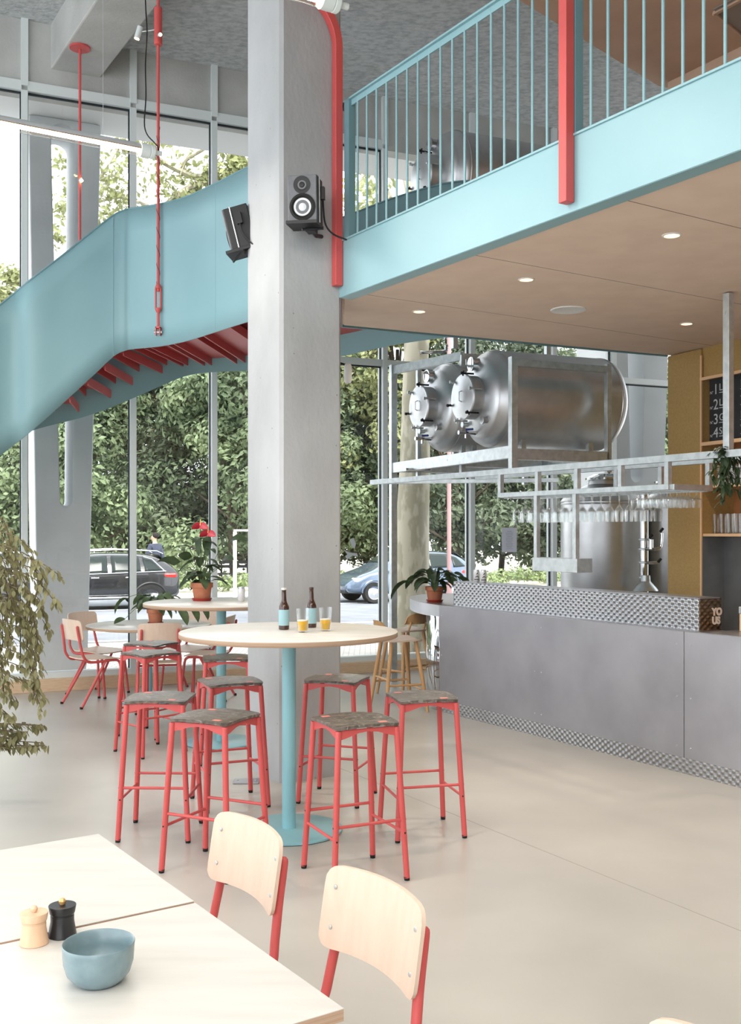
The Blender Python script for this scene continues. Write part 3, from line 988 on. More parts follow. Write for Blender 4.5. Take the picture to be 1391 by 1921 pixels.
# ------------------------------------------------------------------ speakers on the column
M['spk'] = mat('speaker_baffle', (104, 106, 110), rough=0.6, rgb2=(112, 114, 118), nscale=40)
M['cone'] = mat('white_cone', (214, 218, 222), rough=0.5)
def speaker(loc, yaw, pitch, lab):
    o = thing('loudspeaker', lab, 'speaker', loc, 0)
    o.matrix_basis = Matrix.Translation(Vector(loc)) @ Matrix.Rotation(yaw, 4, 'Z') @ Matrix.Rotation(pitch, 4, 'X')
    o.rotation_euler = o.matrix_basis.to_euler()
    # local: front -Y, width X, height Z
    b = MB(); b.box((0, 0.085, 0), (0.19, 0.17, 0.29)); link_mesh('cabinet', b, M['black'], o, smooth=False, bevel=0.004)
    b = MB(); b.box((0, -0.006, 0), (0.188, 0.014, 0.288)); link_mesh('front_baffle', b, M['spk'], o, smooth=False, bevel=0.006)
    b = MB(); b.lathe([(0.084, 0), (0.084, 0.006), (0.070, 0.009), (0.060, 0.001), (0.054, -0.002)], (0.002, -0.013, -0.056), 36, axis=(0, -1, 0)); link_mesh('woofer_surround', b, M['rubber'], o)
    b = MB(); b.lathe([(0.056, 0.003), (0.027, -0.004), (0.025, 0.0), (0.013, 0.006), (0, 0.008)], (0.002, -0.013, -0.056), 36, axis=(0, -1, 0)); link_mesh('woofer_cone', b, M['cone'], o)
    b = MB(); b.lathe([(0.055, 0), (0.055, 0.004), (0.048, 0.005), (0.020, -0.002), (0.015, 0.004), (0, 0.008)], (0, -0.013, 0.082), 32, axis=(0, -1, 0)); link_mesh('tweeter', b, M['black'], o)
    b = MB(); b.tube([(0.099, 0.05, -0.145), (0.099, 0.05, 0.145)], 0.005, 8); link_mesh('side_strap', b, M['galv'], o)
    b = MB(); b.box((0, 0.06, -0.155), (0.2, 0.22, 0.02)); b.box((0.03, 0.12, -0.175), (0.06, 0.1, 0.03)); b.tube([(0.03, 0.12, -0.17), (0.04, 0.22, -0.19), (0.05, 0.34, -0.17)], 0.014, 8); b.tube([(0.0, -0.03, -0.2), (0.05, 0.02, -0.185), (0.11, 0.08, -0.175)], 0.008, 6); link_mesh('bracket', b, M['black'], o, smooth=False)
    b = MB(); b.tube(spline([(0.112, 0.1, 0.06), (0.115, 0.1, -0.05), (0.12, 0.14, -0.14), (0.16, 0.2, -0.19), (0.24, 0.24, -0.22)], 5), 0.006, 6); b.box((0.108, 0.1, 0.05), (0.03, 0.04, 0.08)); link_mesh('cable', b, M['black'], o)
    return o
speaker((-0.432, 6.60, 3.765), math.radians(-9), math.radians(4), 'black monitor speaker with white cone on the right face of the column')
speaker((-0.985, 7.32, 3.75), math.radians(-96), math.radians(14), 'dark loudspeaker seen side on behind the left edge of the column')
sm_ = P(653, 701, 7.62)
r_ = MB(); r_.tube([sm_ - Z3 * 0.07, sm_ - Z3 * 0.05, sm_ + Z3 * 0.05, sm_ + Z3 * 0.07], [0.02, 0.03, 0.03, 0.022], 14)
so = thing('wall_sensor', 'white rounded sensor on a black arm at the right edge of the column', 'sensor', sm_ - Z3 * 0.07)
link_mesh('housing', r_, M['white'], so, world=True)
r_ = MB(); r_.tube([sm_ + Vector((0, 0, 0.06)), sm_ + Vector((-0.05, 0, 0.075)), Vector((-0.40, 7.42, sm_.z + 0.07))], 0.008, 6)
link_mesh('arm', r_, M['black'], so, world=True)
pb = thing('floor_plate', 'small grey steel floor plate beside the foot of the column', 'plate', onz(463, 1467, 0))
r_ = MB(); r_.box((0, 0, 0.006), (0.17, 0.12, 0.012)); link_mesh('plate', r_, M['steel'], pb, smooth=False, bevel=0.003)
for sx in (-0.06, 0.06):
    r_ = MB(); r_.lathe([(0, 0.004), (0.008, 0.003), (0.008, 0)], (sx, 0, 0.012), 8); link_mesh('screw', r_, M['galv'], pb)

# ------------------------------------------------------------------ bar counter
Bp = Vector((0.641, 9.584, 0))
BZ = 0.968
def bp(t, u=0.0, z=0.0):
    """t metres from the left end of the straight front towards the camera, u metres behind the front"""
    return Bp - V * t + U * u + Z3 * z
BL = 6.4
def dots_mat(name, dirv, base, hi, sx, sz, metal=1.0):
    """engine-turned steel: staggered round polished spots, as bump and roughness"""
    m = bpy.data.materials.new(name)
    m.use_nodes = True
    n, l = m.node_tree.nodes, m.node_tree.links
    b = n['Principled BSDF']
    b.inputs['Metallic'].default_value = metal
    tc = n.new('ShaderNodeTexCoord')
    dt = n.new('ShaderNodeVectorMath'); dt.operation = 'DOT_PRODUCT'; dt.inputs[1].default_value = (dirv.x, dirv.y, 0)
    l.new(tc.outputs['Object'], dt.inputs[0])
    sp_ = n.new('ShaderNodeSeparateXYZ'); l.new(tc.outputs['Object'], sp_.inputs[0])
    def mth(op, a, b_=None, v=None):
        x = n.new('ShaderNodeMath'); x.operation = op
        l.new(a, x.inputs[0])
        if b_ is not None: l.new(b_, x.inputs[1])
        if v is not None: x.inputs[1].default_value = v
        return x.outputs[0]
    a = mth('MULTIPLY', dt.outputs['Value'], v=1 / sx)
    z = mth('MULTIPLY', sp_.outputs['Z'], v=1 / sz)
    h = mth('MULTIPLY', mth('SINE', mth('MULTIPLY', a, v=PI)), mth('SINE', mth('MULTIPLY', z, v=PI)))
    bpn = n.new('ShaderNodeBump'); bpn.inputs['Strength'].default_value = 0.33; bpn.inputs['Distance'].default_value = sx * 0.35
    l.new(h, bpn.inputs['Height']); l.new(bpn.outputs[0], b.inputs['Normal'])
    cr = n.new('ShaderNodeValToRGB'); cr.color_ramp.elements[0].color = lin(base); cr.color_ramp.elements[1].color = lin(hi)
    cr.color_ramp.elements[0].position = 0.2; cr.color_ramp.elements[1].position = 0.9
    l.new(h, cr.inputs['Fac']); l.new(cr.outputs[0], b.inputs['Base Color'])
    b.inputs['Roughness'].default_value = 0.28
    return m
M['turned'] = dots_mat('engine_turned_steel', V, (168, 169, 172), (206, 208, 210), 0.030, 0.022)
M['turned_end_reflect'] = dots_mat('engine_turned_end_reflect', U, (120, 104, 88), (150, 132, 112), 0.030, 0.022)  # brown reflection in the steel end is put into its colour
M['zinc'] = mat('zinc_panel', (150, 151, 157), rough=0.42, metal=0.6, rgb2=(174, 175, 182), nscale=2.0, ndetail=5, ramp=(0.25, 0.75))
bar = thing('bar_counter', 'long grey metal clad bar counter with a rounded left end', 'bar counter', bp(2.5, 0.4, 0))
# body core
core = MB()
core.prism([tuple(bp(BL, 0.02)[:2]), tuple(bp(0.0, 0.02)[:2]), tuple(bp(0.0, 1.0)[:2]), tuple(bp(BL, 0.66)[:2])], 0.02, 0.60)
core.prism([tuple(bp(BL, 0.02)[:2]), tuple(bp(0.0, 0.02)[:2]), tuple(bp(0.0, 0.25)[:2]), tuple(bp(BL, 0.25)[:2])], 0.60, BZ - 0.02)
core.prism([tuple(bp(0.9, 0.2)[:2]), tuple(bp(0.0, 0.02)[:2]), tuple(bp(0.0, 1.0)[:2]), tuple(bp(0.9, 0.8)[:2])], 0.60, BZ - 0.02)
link_mesh('counter_body', core, M['alcove'], bar, world=True, smooth=False)
tj = hit(1285, Bp, -V)
for a_, b_ in ((0.0, tj - 0.003), (tj + 0.003, tj + 2.2), (tj + 2.206, BL)):
    p_ = MB(); p_.box(bp((a_ + b_) / 2, 0.004, (0.107 + BZ) / 2), (0.02, b_ - a_, BZ - 0.107), (U, V, Z3))
    # screw heads along the panel edges
    link_mesh('front_panel', p_, M['zinc'], bar, world=True, smooth=False, bevel=0.0015)
for tt in (0.035, 1.35, 1.43, tj - 0.06, tj + 0.06):
    for zz in (0.18, 0.52, 0.88):
        p_ = MB(); p_.lathe([(0, 0.004), (0.005, 0.003), (0.006, 0)], bp(tt, -0.006, zz), 8, axis=-U)
        link_mesh('screw', p_, M['galv'], bar, world=True)
p_ = MB(); p_.box(bp(BL / 2, 0.002, 0.0535), (0.012, BL, 0.107), (U, V, Z3))
link_mesh('plinth', p_, M['turned'], bar, world=True, smooth=False)
# curved polished end
endc = spline([bp(0.0, 0.0), bp(0.10, 0.0) + V * 0.24 + U * 0.012, Vector((0.538, 9.97, 0)), Vector((0.60, 10.28, 0)), Vector((0.82, 10.52, 0)), Vector((1.15, 10.55, 0)), Vector((1.45, 10.30, 0))], 6)
p_ = MB()
for q_ in endc:
    p_.v += [q_ + Z3 * 0.0, q_ + Z3 * (BZ - 0.1)]
for i in range(len(endc) - 1):
    p_.f.append((2 * i + 2, 2 * i, 2 * i + 1, 2 * i + 3))
link_mesh('curved_end', p_, M['mirror'], bar, world=True, angle=80, solid=0.006)
# top
tip = spline([Bp, Vector((0.50, 9.93, 0)), Vector((0.425, 10.3, 0)), Vector((0.405, 10.7, 0)), Vector((0.45, 11.05, 0)), Vector((0.62, 11.36, 0)), Vector((0.92, 11.48, 0)), Vector((1.25, 11.35, 0)), Vector((1.5, 11.0, 0))], 5)
poly = [tuple(q_[:2]) for q_ in tip] + [tuple(bp(0.0, 1.02)[:2]), tuple(bp(0.9, 0.80)[:2])]
p_ = MB(); p_.prism([tuple(bp(0.9, -0.004)[:2])] + poly, BZ - 0.105, BZ + 0.006)
link_mesh('rounded_top', p_, M['steel'], bar, world=True, angle=30)
p_ = MB(); p_.prism([tuple(bp(BL, -0.006)[:2]), tuple(bp(0.9, -0.006)[:2]), tuple(bp(0.9, 0.25)[:2]), tuple(bp(BL, 0.25)[:2])], BZ, BZ + 0.006)
p_.prism([tuple(bp(BL, 0.25)[:2]), tuple(bp(3.05, 0.25)[:2]), tuple(bp(3.05, 0.66)[:2]), tuple(bp(BL, 0.66)[:2])], BZ - 0.02, BZ + 0.006)
link_mesh('counter_top', p_, M['steel'], bar, world=True, smooth=False)
# raised splash with a ledge
so_ = 0.085
P1 = Bp + U * so_
t0 = hit(851.5, P1, -V); t1 = hit(1313.5, P1, -V)
SZ = 1.19
p_ = MB(); p_.box(bp((t0 + t1) / 2, so_ + 0.006, (BZ + SZ) / 2), (0.012, t1 - t0, SZ - BZ), (U, V, Z3))
link_mesh('splash_panel', p_, M['turned'], bar, world=True, smooth=False)
p_ = MB(); p_.box(bp((t0 + t1) / 2, so_ + 0.10, SZ + 0.003), (0.20, t1 - t0, 0.008), (U, V, Z3)); p_.box(bp(t0 + 0.004, so_ + 0.1, (BZ + SZ) / 2), (0.2, 0.008, SZ - BZ), (U, V, Z3)); p_.box(bp(t0 + 0.35, so_ + 0.2, (BZ + SZ) / 2), (0.008, 0.7, SZ - BZ), (U, V, Z3))
link_mesh('splash_ledge', p_, M['steel'], bar, world=True, smooth=False)
p_ = MB(); p_.box(bp(t1 - 0.002, so_ + 0.105, (BZ + SZ) / 2), (0.21, 0.012, SZ - BZ), (U, V, Z3))
link_mesh('splash_end', p_, M['turned_end_reflect'], bar, world=True, smooth=False)
lt = MB()
for s_, zz in (('YO', 1.075), ('US', 1.015)):
    t = text_mb(s_, 0.068, bp(t1 + 0.006, so_ + 0.118, zz), U, Z3, 0.003, font_bold=0.004); lt.add(t.v, t.f)
M['pinkwhite'] = mat('sign_letter', (238, 214, 196), rough=0.5)
link_mesh('lettering', lt, M['pinkwhite'], bar, world=True, smooth=False)
# till box behind the open part
tb = thing('drawer_box', 'pale wooden box with a steel top standing behind the end of the splash', 'box', bp(t1 + 0.6, 0.47, BZ + 0.006))
p_ = MB(); p_.box(bp(t1 + 0.62, 0.46, BZ + 0.066), (0.36, 0.9, 0.12), (U, V, Z3)); link_mesh('wooden_body', p_, M['trimw'], tb, world=True, smooth=False, bevel=0.003)
p_ = MB(); p_.box(bp(t1 + 0.62, 0.46, BZ + 0.15), (0.37, 0.91, 0.05), (U, V, Z3)); link_mesh('steel_lid', p_, M['galv'], tb, world=True, smooth=False, bevel=0.006)
p_ = MB(); p_.box(bp(t1 + 0.62, 0.46, BZ + 0.185), (0.33, 0.86, 0.014), (U, V, Z3)); link_mesh('dark_inset', p_, M['alcove'], tb, world=True, smooth=False)
# drink cans
M['can_w'] = mat('can_white', (222, 222, 226), rough=0.35, metal=0.3)
M['ink'] = mat('black_ink', (26, 24, 28), rough=0.6)
def can(loc, lab, grp=None, marks=True, r=0.029, h=0.115):
    o = thing('drink_can', lab, 'can', loc, 0, grp)
    b = MB(); b.lathe([(0, 0.003), (r * 0.72, 0), (r * 0.82, 0.006), (r, 0.014), (r, h - 0.016)], n=24); link_mesh('can_body', b, M['can_w'], o)
    b = MB(); b.lathe([(r, h - 0.016), (r * 0.84, h - 0.003), (r * 0.86, h), (r * 0.8, h - 0.004), (0, h - 0.005)], n=24); link_mesh('can_top', b, M['galv'], o)
    if marks:
        b = MB()
        def patch(a0, z0, a1, z1, w):
            pts = []
            for k in range(5):
                a = a0 + (a1 - a0) * k / 4; z = z0 + (z1 - z0) * k / 4
                for s_ in (-1, 1):
                    aa = a + s_ * w / r / 2
                    pts.append(((r + 0.0006) * math.sin(aa), -(r + 0.0006) * math.cos(aa), z))
            b.add(pts, [(2 * k, 2 * k + 1, 2 * k + 3, 2 * k + 2) for k in range(4)])
        patch(-0.05, 0.072, 0.28, 0.088, 0.009)
        patch(-0.35, 0.045, 0.1, 0.060, 0.009); patch(0.1, 0.060, 0.5, 0.045, 0.009)
        for a in [-0.75 + 0.16 * k for k in range(10)]:
            patch(a, 0.022, a, 0.031, 0.0035)
        link_mesh('printed_mark', b, M['ink'], o, smooth=False)
    return o
def on_line(px, P_, D_, z):
    t = hit(px, P_, D_)
    return ip(P_, D_, t, z)
PC = Bp + U * (so_ + 0.06)
can(on_line(894.5, PC, -V, SZ + 0.007), 'white drink can with black zigzag marks, left of the pair on the bar')
can(on_line(907.5, PC, -V, SZ + 0.007), 'white drink can with black zigzag marks, right of the pair on the bar')

# ------------------------------------------------------------------ canopy frame over the bar
cn0 = Vector((2.36, 6.89, 0))
def cp_(t, u, z):
    return cn0 + V * t + U * u + Z3 * z
cf = thing('bar_canopy', 'galvanised steel tube frame hanging over the bar counter', 'rack', cp_(2, 0.2, 1.95))
rz = 2.165
rails = MB(); rails.bar(cp_(-1.6, 0, rz), cp_(4.55, 0, rz), 0.04, 0.05); 
link_mesh('front_rail', rails, M['galv'], cf, world=True, smooth=False, bevel=0.002)
rails = MB(); rails.bar(cp_(4.53, 0.0, rz), Vector((1.86, 10.28, rz)), 0.04, 0.04)
link_mesh('end_rail', rails, M['galv'], cf, world=True, smooth=False, bevel=0.002)
rails = MB(); rails.bar(cp_(-1.6, 0.42, rz), cp_(3.3, 0.42, rz), 0.04, 0.04)
link_mesh('rear_rail', rails, M['galv'], cf, world=True, smooth=False, bevel=0.002)
ps = MB(); ps.box(cp_(0.0, 0.02, (rz + ZB) / 2), (0.05, 0.05, ZB - rz), (U, V, Z3)); ps.lathe([(0, 0.004), (0.012, 0.003), (0.012, 0)], cp_(0.0, -0.005, 3.1), 8, axis=-V)
link_mesh('ceiling_post', ps, M['galv'], cf, world=True, smooth=False, bevel=0.002)
ps = MB(); ps.box(cp_(3.15, 0.42, (rz + ZB) / 2 - 0.0), (0.04, 0.04, ZB - rz), (U, V, Z3))
def ct(px, u=0.0):
    return hit(px, cn0 + U * u, V)
tL, tR = ct(937), ct(1258)
zl = 1.965
lw_ = MB(); lw_.bar(cp_(tL, 0, zl), cp_(tR, 0, zl), 0.04, 0.04)
link_mesh('lower_rail', lw_, M['galv'], cf, world=True, smooth=False, bevel=0.002)
lw_ = MB(); lw_.bar(cp_(tL, 0.42, zl), cp_(tR, 0.42, zl), 0.04, 0.04)
link_mesh('lower_rail', lw_, M['galv'], cf, world=True, smooth=False, bevel=0.002)
for t_ in (tL, tR):
    lw_ = MB(); lw_.bar(cp_(t_, 0.02, zl), cp_(t_, 0.40, zl), 0.04, 0.04)
    link_mesh('cross_rail', lw_, M['galv'], cf, world=True, smooth=False)
for px_ in (940, 1010, 1084, 1166, 1254):
    for u in (0.0, 0.42):
        lw_ = MB(); lw_.box(cp_(ct(px_), u, (rz + zl) / 2), (0.038, 0.038, rz - zl), (U, V, Z3))
        link_mesh('upright', lw_, M['galv'], cf, world=True, smooth=False)
# hanging tray
tA, tB = ct(1008), ct(1081)
for t_ in (tA, tB):
    lw_ = MB(); lw_.box(cp_(t_, 0.0, (zl + 1.44) / 2), (0.038, 0.038, zl - 1.44), (U, V, Z3))
    link_mesh('tray_post', lw_, M['galv'], cf, world=True, smooth=False)
lw_ = MB(); lw_.box(cp_((tA + tB) / 2, 0.06, 1.385), (0.16, tA - tB + 0.07, 0.11), (U, V, Z3))
link_mesh('hanging_tray', lw_, M['galv'], cf, world=True, smooth=False, bevel=0.002)
hangers = []
for u in (0.07, 0.17, 0.27, 0.37):
    lw_ = MB()
    for s_ in (-0.016, 0.016):
        lw_.bar(cp_(tL, u + s_, zl - 0.025), cp_(tR, u + s_, zl - 0.025), 0.004, 0.004)
    link_mesh('glass_runner', lw_, M['galv'], cf, world=True, smooth=False)
# stemmed glasses hanging upside down
sg = MB(); sg.lathe([(0, 0.0), (0.032, -0.001), (0.033, -0.003), (0.008, -0.008), (0.004, -0.03), (0.004, -0.085), (0.010, -0.095), (0.034, -0.13), (0.036, -0.155), (0.030, -0.215), (0.029, -0.215), (0.034, -0.155), (0.032, -0.132), (0.0, -0.10)], n=16)
g1 = None
grp = 'stemmed glasses hanging from the bar canopy'
for u, rown in ((0.07, 'nearest'), (0.17, 'second'), (0.27, 'third'), (0.37, 'farthest')):
    n_ = 14
    for k in range(n_):
        t_ = ct(1168) + (ct(958) - ct(1168)) * k / (n_ - 1)
        loc = cp_(t_, u, zl - 0.021)
        if abs(t_ - tA) < 0.03 and u < 0.1: continue
        if g1 is None:
            g1 = link_mesh('stemmed_glass', sg, M['thin']); c = g1
        else:
            c = g1.copy(); COL.objects.link(c)
        c.location = loc
        tag(c, 'stemmed glass hanging upside down from the canopy, %s from the right, %s row' % (ORD[k], rown), 'glass', grp)
sg = MB(); sg.lathe([(0, 0.0), (0.030, -0.001), (0.031, -0.003), (0.006, -0.008), (0.005, -0.03), (0.012, -0.04), (0.036, -0.06), (0.038, -0.08), (0.030, -0.12), (0.029, -0.12), (0.036, -0.08), (0.033, -0.062), (0.0, -0.046)], n=16)
g1 = None
for u, rown in ((0.07, 'nearest'), (0.17, 'second'), (0.27, 'third'), (0.37, 'farthest')):
    for k in range(6):
        t_ = ct(1180) + (ct(1240) - ct(1180)) * k / 5
        if g1 is None:
            g1 = link_mesh('snifter_glass', sg, M['thin']); c = g1
        else:
            c = g1.copy(); COL.objects.link(c)
        c.location = cp_(t_, u, zl - 0.021)
        tag(c, 'short glass hanging by the ochre wall, %s from the left, %s row' % (ORD[5 - k], rown), 'glass', 'short glasses hanging from the bar canopy')

# ------------------------------------------------------------------ brewing tanks
def brew_tank(cx_pt, ax, R, L, lab, name='brew_tank', side=None):
    """horizontal tank; cx_pt = centre of the front shoulder ring; ax points to the rear"""
    ax = Vector(ax).normalized(); sd = Vector((ax.y, -ax.x, 0))  # towards the camera
    c = Vector(cx_pt)
    o = thing(name, lab, 'tank', c + ax * L / 2 - Z3 * R)
    b = MB()
    prof = [(0, -0.17)]
    for k in range(1, 9):
        a = k / 8 * PI / 2
        prof.append((R * 0.86 * math.sin(a) + R * 0.0, -0.17 + 0.11 * (1 - math.cos(a)) ** 1.0))
    prof += [(R * 0.95, -0.035), (R * 0.99, 0.0), (R, 0.03), (R, L - 0.02), (R * 0.97, L + 0.02), (R * 0.85, L + 0.07), (R * 0.5, L + 0.13), (0, L + 0.15)]
    b.lathe(prof, c, 56, axis=ax)
    link_mesh('shell', b, M['tank'], o, world=True, angle=50)
    for h in (0.03, L - 0.03):
        b = MB(); b.lathe([(R, h - 0.012), (R + 0.005, h - 0.006), (R + 0.005, h + 0.006), (R, h + 0.012)], c, 56, axis=ax)
        link_mesh('weld_band', b, M['tank'], o, world=True)
    # manway
    mc = c - ax * 0.13 + Z3 * 0.0
    rm = R * 0.45
    b = MB(); b.lathe([(rm + 0.03, 0.04), (rm, 0.02), (rm, -0.135), (rm - 0.03, -0.135)], mc, 40, axis=ax)
    link_mesh('manway_neck', b, M['tank'], o, world=True)
    b = MB(); b.lathe([(rm - 0.01, -0.128), (rm + 0.012, -0.13), (rm + 0.016, -0.14), (rm + 0.008, -0.15), (rm - 0.02, -0.152), (rm * 0.6, -0.168), (0, -0.178)], mc, 40, axis=ax)
    dr = link_mesh('manway_door', b, M['tank'], o, world=True)
    b = MB(); b.tube([mc - ax * 0.178 + sd * 0.05 + Z3 * 0.05, mc - ax * 0.205 + sd * 0.045 + Z3 * 0.04, mc - ax * 0.205 + sd * 0.045 - Z3 * 0.04, mc - ax * 0.178 + sd * 0.05 - Z3 * 0.05], 0.006, 6)
    link_mesh('door_handle', b, M['galv'], dr, world=True)
    for k in range(6):
        a = 2 * PI * k / 6 + 0.25
        rd = sd * math.cos(a) + Z3 * math.sin(a)
        b = MB(); p_ = mc + rd * (rm + 0.018)
        b.tube([p_ - ax * 0.06, p_ - ax * 0.175], 0.009, 8); b.tube([p_ - ax * 0.17 - rd * 0.025, p_ - ax * 0.17 + rd * 0.025], 0.008, 8)
        b.lathe([(0, -0.016), (0.014, -0.01), (0.014, 0.01), (0, 0.016)], p_ - ax * 0.185, 10, axis=ax)
        link_mesh('clamp', b, M['black'] if k % 2 else M['galv'], o, world=True)
    # ports
    def port(dx, dz, r, l_, m='tank', capm=None):
        rr = math.hypot(dx, dz)
        base = -0.17 + 0.10 * (rr / (R * 0.86)) ** 2.2
        p_ = c + sd * dx + Z3 * dz + ax * base
        b = MB(); b.lathe([(r, 0.03), (r, -l_), (r + 0.008, -l_), (r + 0.008, -l_ - 0.012), (r - 0.006, -l_ - 0.014), (0, -l_ - 0.01)], p_, 18, axis=ax)
        return link_mesh('port', b, M[m], o, world=True)
    port(-0.02, R * 0.70, R * 0.13, 0.06, 'mirror'); port(R * 0.42, -R * 0.50, 0.028, 0.05); port(-R * 0.35, -R * 0.52, 0.02, 0.06, 'galv')
    p_ = c - ax * 0.12 - Z3 * R * 0.72 - sd * 0.03
    b = MB(); b.tube([p_, p_ - ax * 0.09, p_ - ax * 0.18], [0.018, 0.014, 0.02], 10); b.tube([p_ - ax * 0.1, p_ - ax * 0.1 - Z3 * 0.05], 0.012, 8)
    vv = link_mesh('valve', b, M['mirror'], o, world=True)
    b = MB(); b.tube([p_ - ax * 0.1 + Z3 * 0.03, p_ - ax * 0.06 + Z3 * 0.03 + sd * 0.06], 0.011, 8)
    link_mesh('valve_lever', b, mat('valve_blue', (40, 60, 120), rough=0.5), vv, world=True)
    return o
TA = Vector((1.105, 9.75, 2.90))
brew_tank(TA, W, 0.452, 1.24, 'horizontal steel tank with round hatch, nearer of the two under the mezzanine')
TB = TA + WN * 1.03 + Vector((0.05, 0, 0.03))
brew_tank(TB, W, 0.452, 1.24, 'horizontal steel tank with round hatch, farther left of the two under the mezzanine')
TU = P(838, 338, 10.05)
brew_tank(TU, W, 0.46, 1.6, 'horizontal steel tank seen through the balustrade above the mezzanine')
cr_ = thing('tank_cradle', 'steel cradle carrying the upper tank behind the balustrade', 'rack', TU + W * 0.8 - Z3 * 1.2)
for s_ in (0.25, 1.35):
    for o_ in (-0.3, 0.3):
        b = MB(); c_ = TU + W * s_ + WN * o_
        b.box(Vector((c_.x, c_.y, (3.49 + TU.z - 0.32) / 2)), (0.05, 0.05, TU.z - 0.32 - 3.49), (W, WN, Z3))
        link_mesh('cradle_leg', b, M['galv'], cr_, world=True, smooth=False)
# rack of galvanised tube
rk = thing('tank_rack', 'galvanised steel rack holding the two horizontal tanks', 'rack', Vector((1.2, 10.2, 0)))
RA = Vector((1.262, 9.2, 0))
RB = ip(RA, WN, hit(738, RA, WN))
RA2 = RA + W * 0.25
RM1 = ip(RA2, WN, hit(868, RA2, WN)); RM2 = ip(RA2, WN, hit(786, RA2, WN))
Lr = 1.02
rt = 3.20
zlow, zup = 2.36, 3.30
def post(pt, z0, z1, w=0.062):
    b = MB(); b.box(pt + Z3 * (z0 + z1) / 2, (w, w, z1 - z0), (W, WN, Z3)); link_mesh('post', b, M['galv'], rk, world=True, smooth=False, bevel=0.002)
post(RA, 2.20, rt - 0.0); post(RM1, 2.25, 3.45, 0.05); post(RM2, 2.25, 3.45, 0.05); post(RB, 0.0, 3.50, 0.07)
for pt in (RA, RM1, RM2, RB):
    post(pt + W * (Lr + (0.35 if pt is not RA else 0.0)), 2.2, 3.2 if pt is RA else 3.45, 0.05)
def beam(a_, b_, w=0.05, h=0.09, nm='beam'):
    b = MB(); b.bar(a_, b_, w, h); link_mesh(nm, b, M['galv'], rk, world=True, smooth=False, bevel=0.002)
beam(RA + Z3 * zlow, RB + Z3 * zlow, h=0.11); beam(RM1 + Z3 * 3.44, RB + Z3 * 3.44, h=0.09)
beam(RA + Z3 * (zlow - 0.02), RA + W * Lr + Z3 * (zlow - 0.02), h=0.10)
beam(RA + W * Lr + Z3 * zlow, RB + W * (Lr + 0.35) + Z3 * zlow)
beam(RM1 + Z3 * (zlow - 0.0), RM1 + W * 1.37 + Z3 * zlow); beam(RM2 + Z3 * zlow, RM2 + W * 1.37 + Z3 * zlow); beam(RB + Z3 * zlow, RB + W * 1.37 + Z3 * zlow)
beam(RM1 + Z3 * 3.44, RM1 + W * 1.37 + Z3 * 3.44, h=0.05); beam(RA + Z3 * (rt - 0.05), RA + W * Lr + Z3 * (rt - 0.05), h=0.06)
for T_ in (TA, TB):
    for s_ in (0.25, 1.0):
        for off in (-0.2, 0.2):
            b = MB(); pz = T_ + W * s_ + WN * off
            b.box(Vector((pz.x, pz.y, (zlow + T_.z - 0.42) / 2 + 0.04)), (0.05, 0.05, T_.z - 0.44 - zlow + 0.06), (W, WN, Z3)); link_mesh('saddle', b, M['galv'], rk, world=True, smooth=False)
for px_, y0, dd in ((838, 656, 11.0), (812, 876, 11.0), (892, 858, 10.3)):
    a_ = P(px_, y0, dd)
    b = MB(); b.tube(spline([a_ - V * 0.0 + Vector((-0.28, 0, -0.03)), a_ + Vector((-0.03, 0, -0.02)), a_ + Vector((0.0, 0, 0.02)), a_ + Vector((0.0, 0, 0.05))], 4), 0.018, 8)
    link_mesh('pipe', b, M['mirror'], rk, world=True)
for s_ in (0.3, 1.0):
    pass
# blue plate between soffit and tank, at the mezzanine rear

# upright fermenters behind the bar
def fermenter(px, d, R, z0, z1, lab, piping=True):
    x = (px - CX) / F_PX * d
    o = thing('brewing_kettle', lab, 'kettle', (x, d, 0))
    b = MB(); b.lathe([(0, z0), (R * 0.7, z0), (R * 0.95, z0 + 0.04), (R, z0 + 0.12), (R, z1)], n=56); link_mesh('shell', b, M['tank'], o, angle=40)
    b = MB(); b.lathe([(R, z1), (R + 0.006, z1 + 0.01), (R * 0.93, z1 + 0.06), (R * 0.62, z1 + 0.15), (0.17, z1 + 0.20), (0.16, z1 + 0.26), (0, z1 + 0.26)], n=48); link_mesh('dome', b, M['tank'], o)
    b = MB(); b.lathe([(0.17, z1 + 0.24), (0.20, z1 + 0.25), (0.20, z1 + 0.27), (0.12, z1 + 0.31), (0, z1 + 0.33)], n=32); link_mesh('lid', b, M['mirror'], o)
    for k in range(4):
        a = PI / 4 + k * PI / 2
        b = MB(); b.tube([(R * 0.75 * math.cos(a), R * 0.75 * math.sin(a), z0 + 0.06), (R * 0.8 * math.cos(a), R * 0.8 * math.sin(a), 0.0)], 0.03, 12); link_mesh('leg', b, M['galv'], o)
    for z in (z0 + 0.12, z1 - 0.02):
        b = MB(); b.lathe([(R, z - 0.01), (R + 0.004, z), (R, z + 0.01)], n=56); link_mesh('weld_band', b, M['tank'], o)
    b = MB(); b.lathe([(0.05, 0), (0.05, 0.02), (0.035, 0.03), (0.02, 0.06), (0, 0.065)], (0.05, -R + 0.004, z0 + 0.30), 20, axis=(0, -1, 0)); link_mesh('gauge', b, M['mirror'], o)
    return o
fermenter(1133, 11.55, 0.47, 0.66, 1.98, 'wide upright steel brewing kettle behind the bar, left of the vertical pipe')
fermenter(1262, 11.7, 0.34, 0.66, 1.95, 'narrow upright steel kettle half hidden behind the ochre wall')
pipe = thing('process_pipe', 'vertical steel process pipe with valves between the two kettles', 'pipe', P(1209, 1110, 10.95))
a_ = P(1209, 925, 10.95); b_ = P(1209, 1112, 10.95)
r_ = MB(); r_.tube([a_, b_], 0.045, 20); link_mesh('main_pipe', r_, M['mirror'], pipe, world=True)
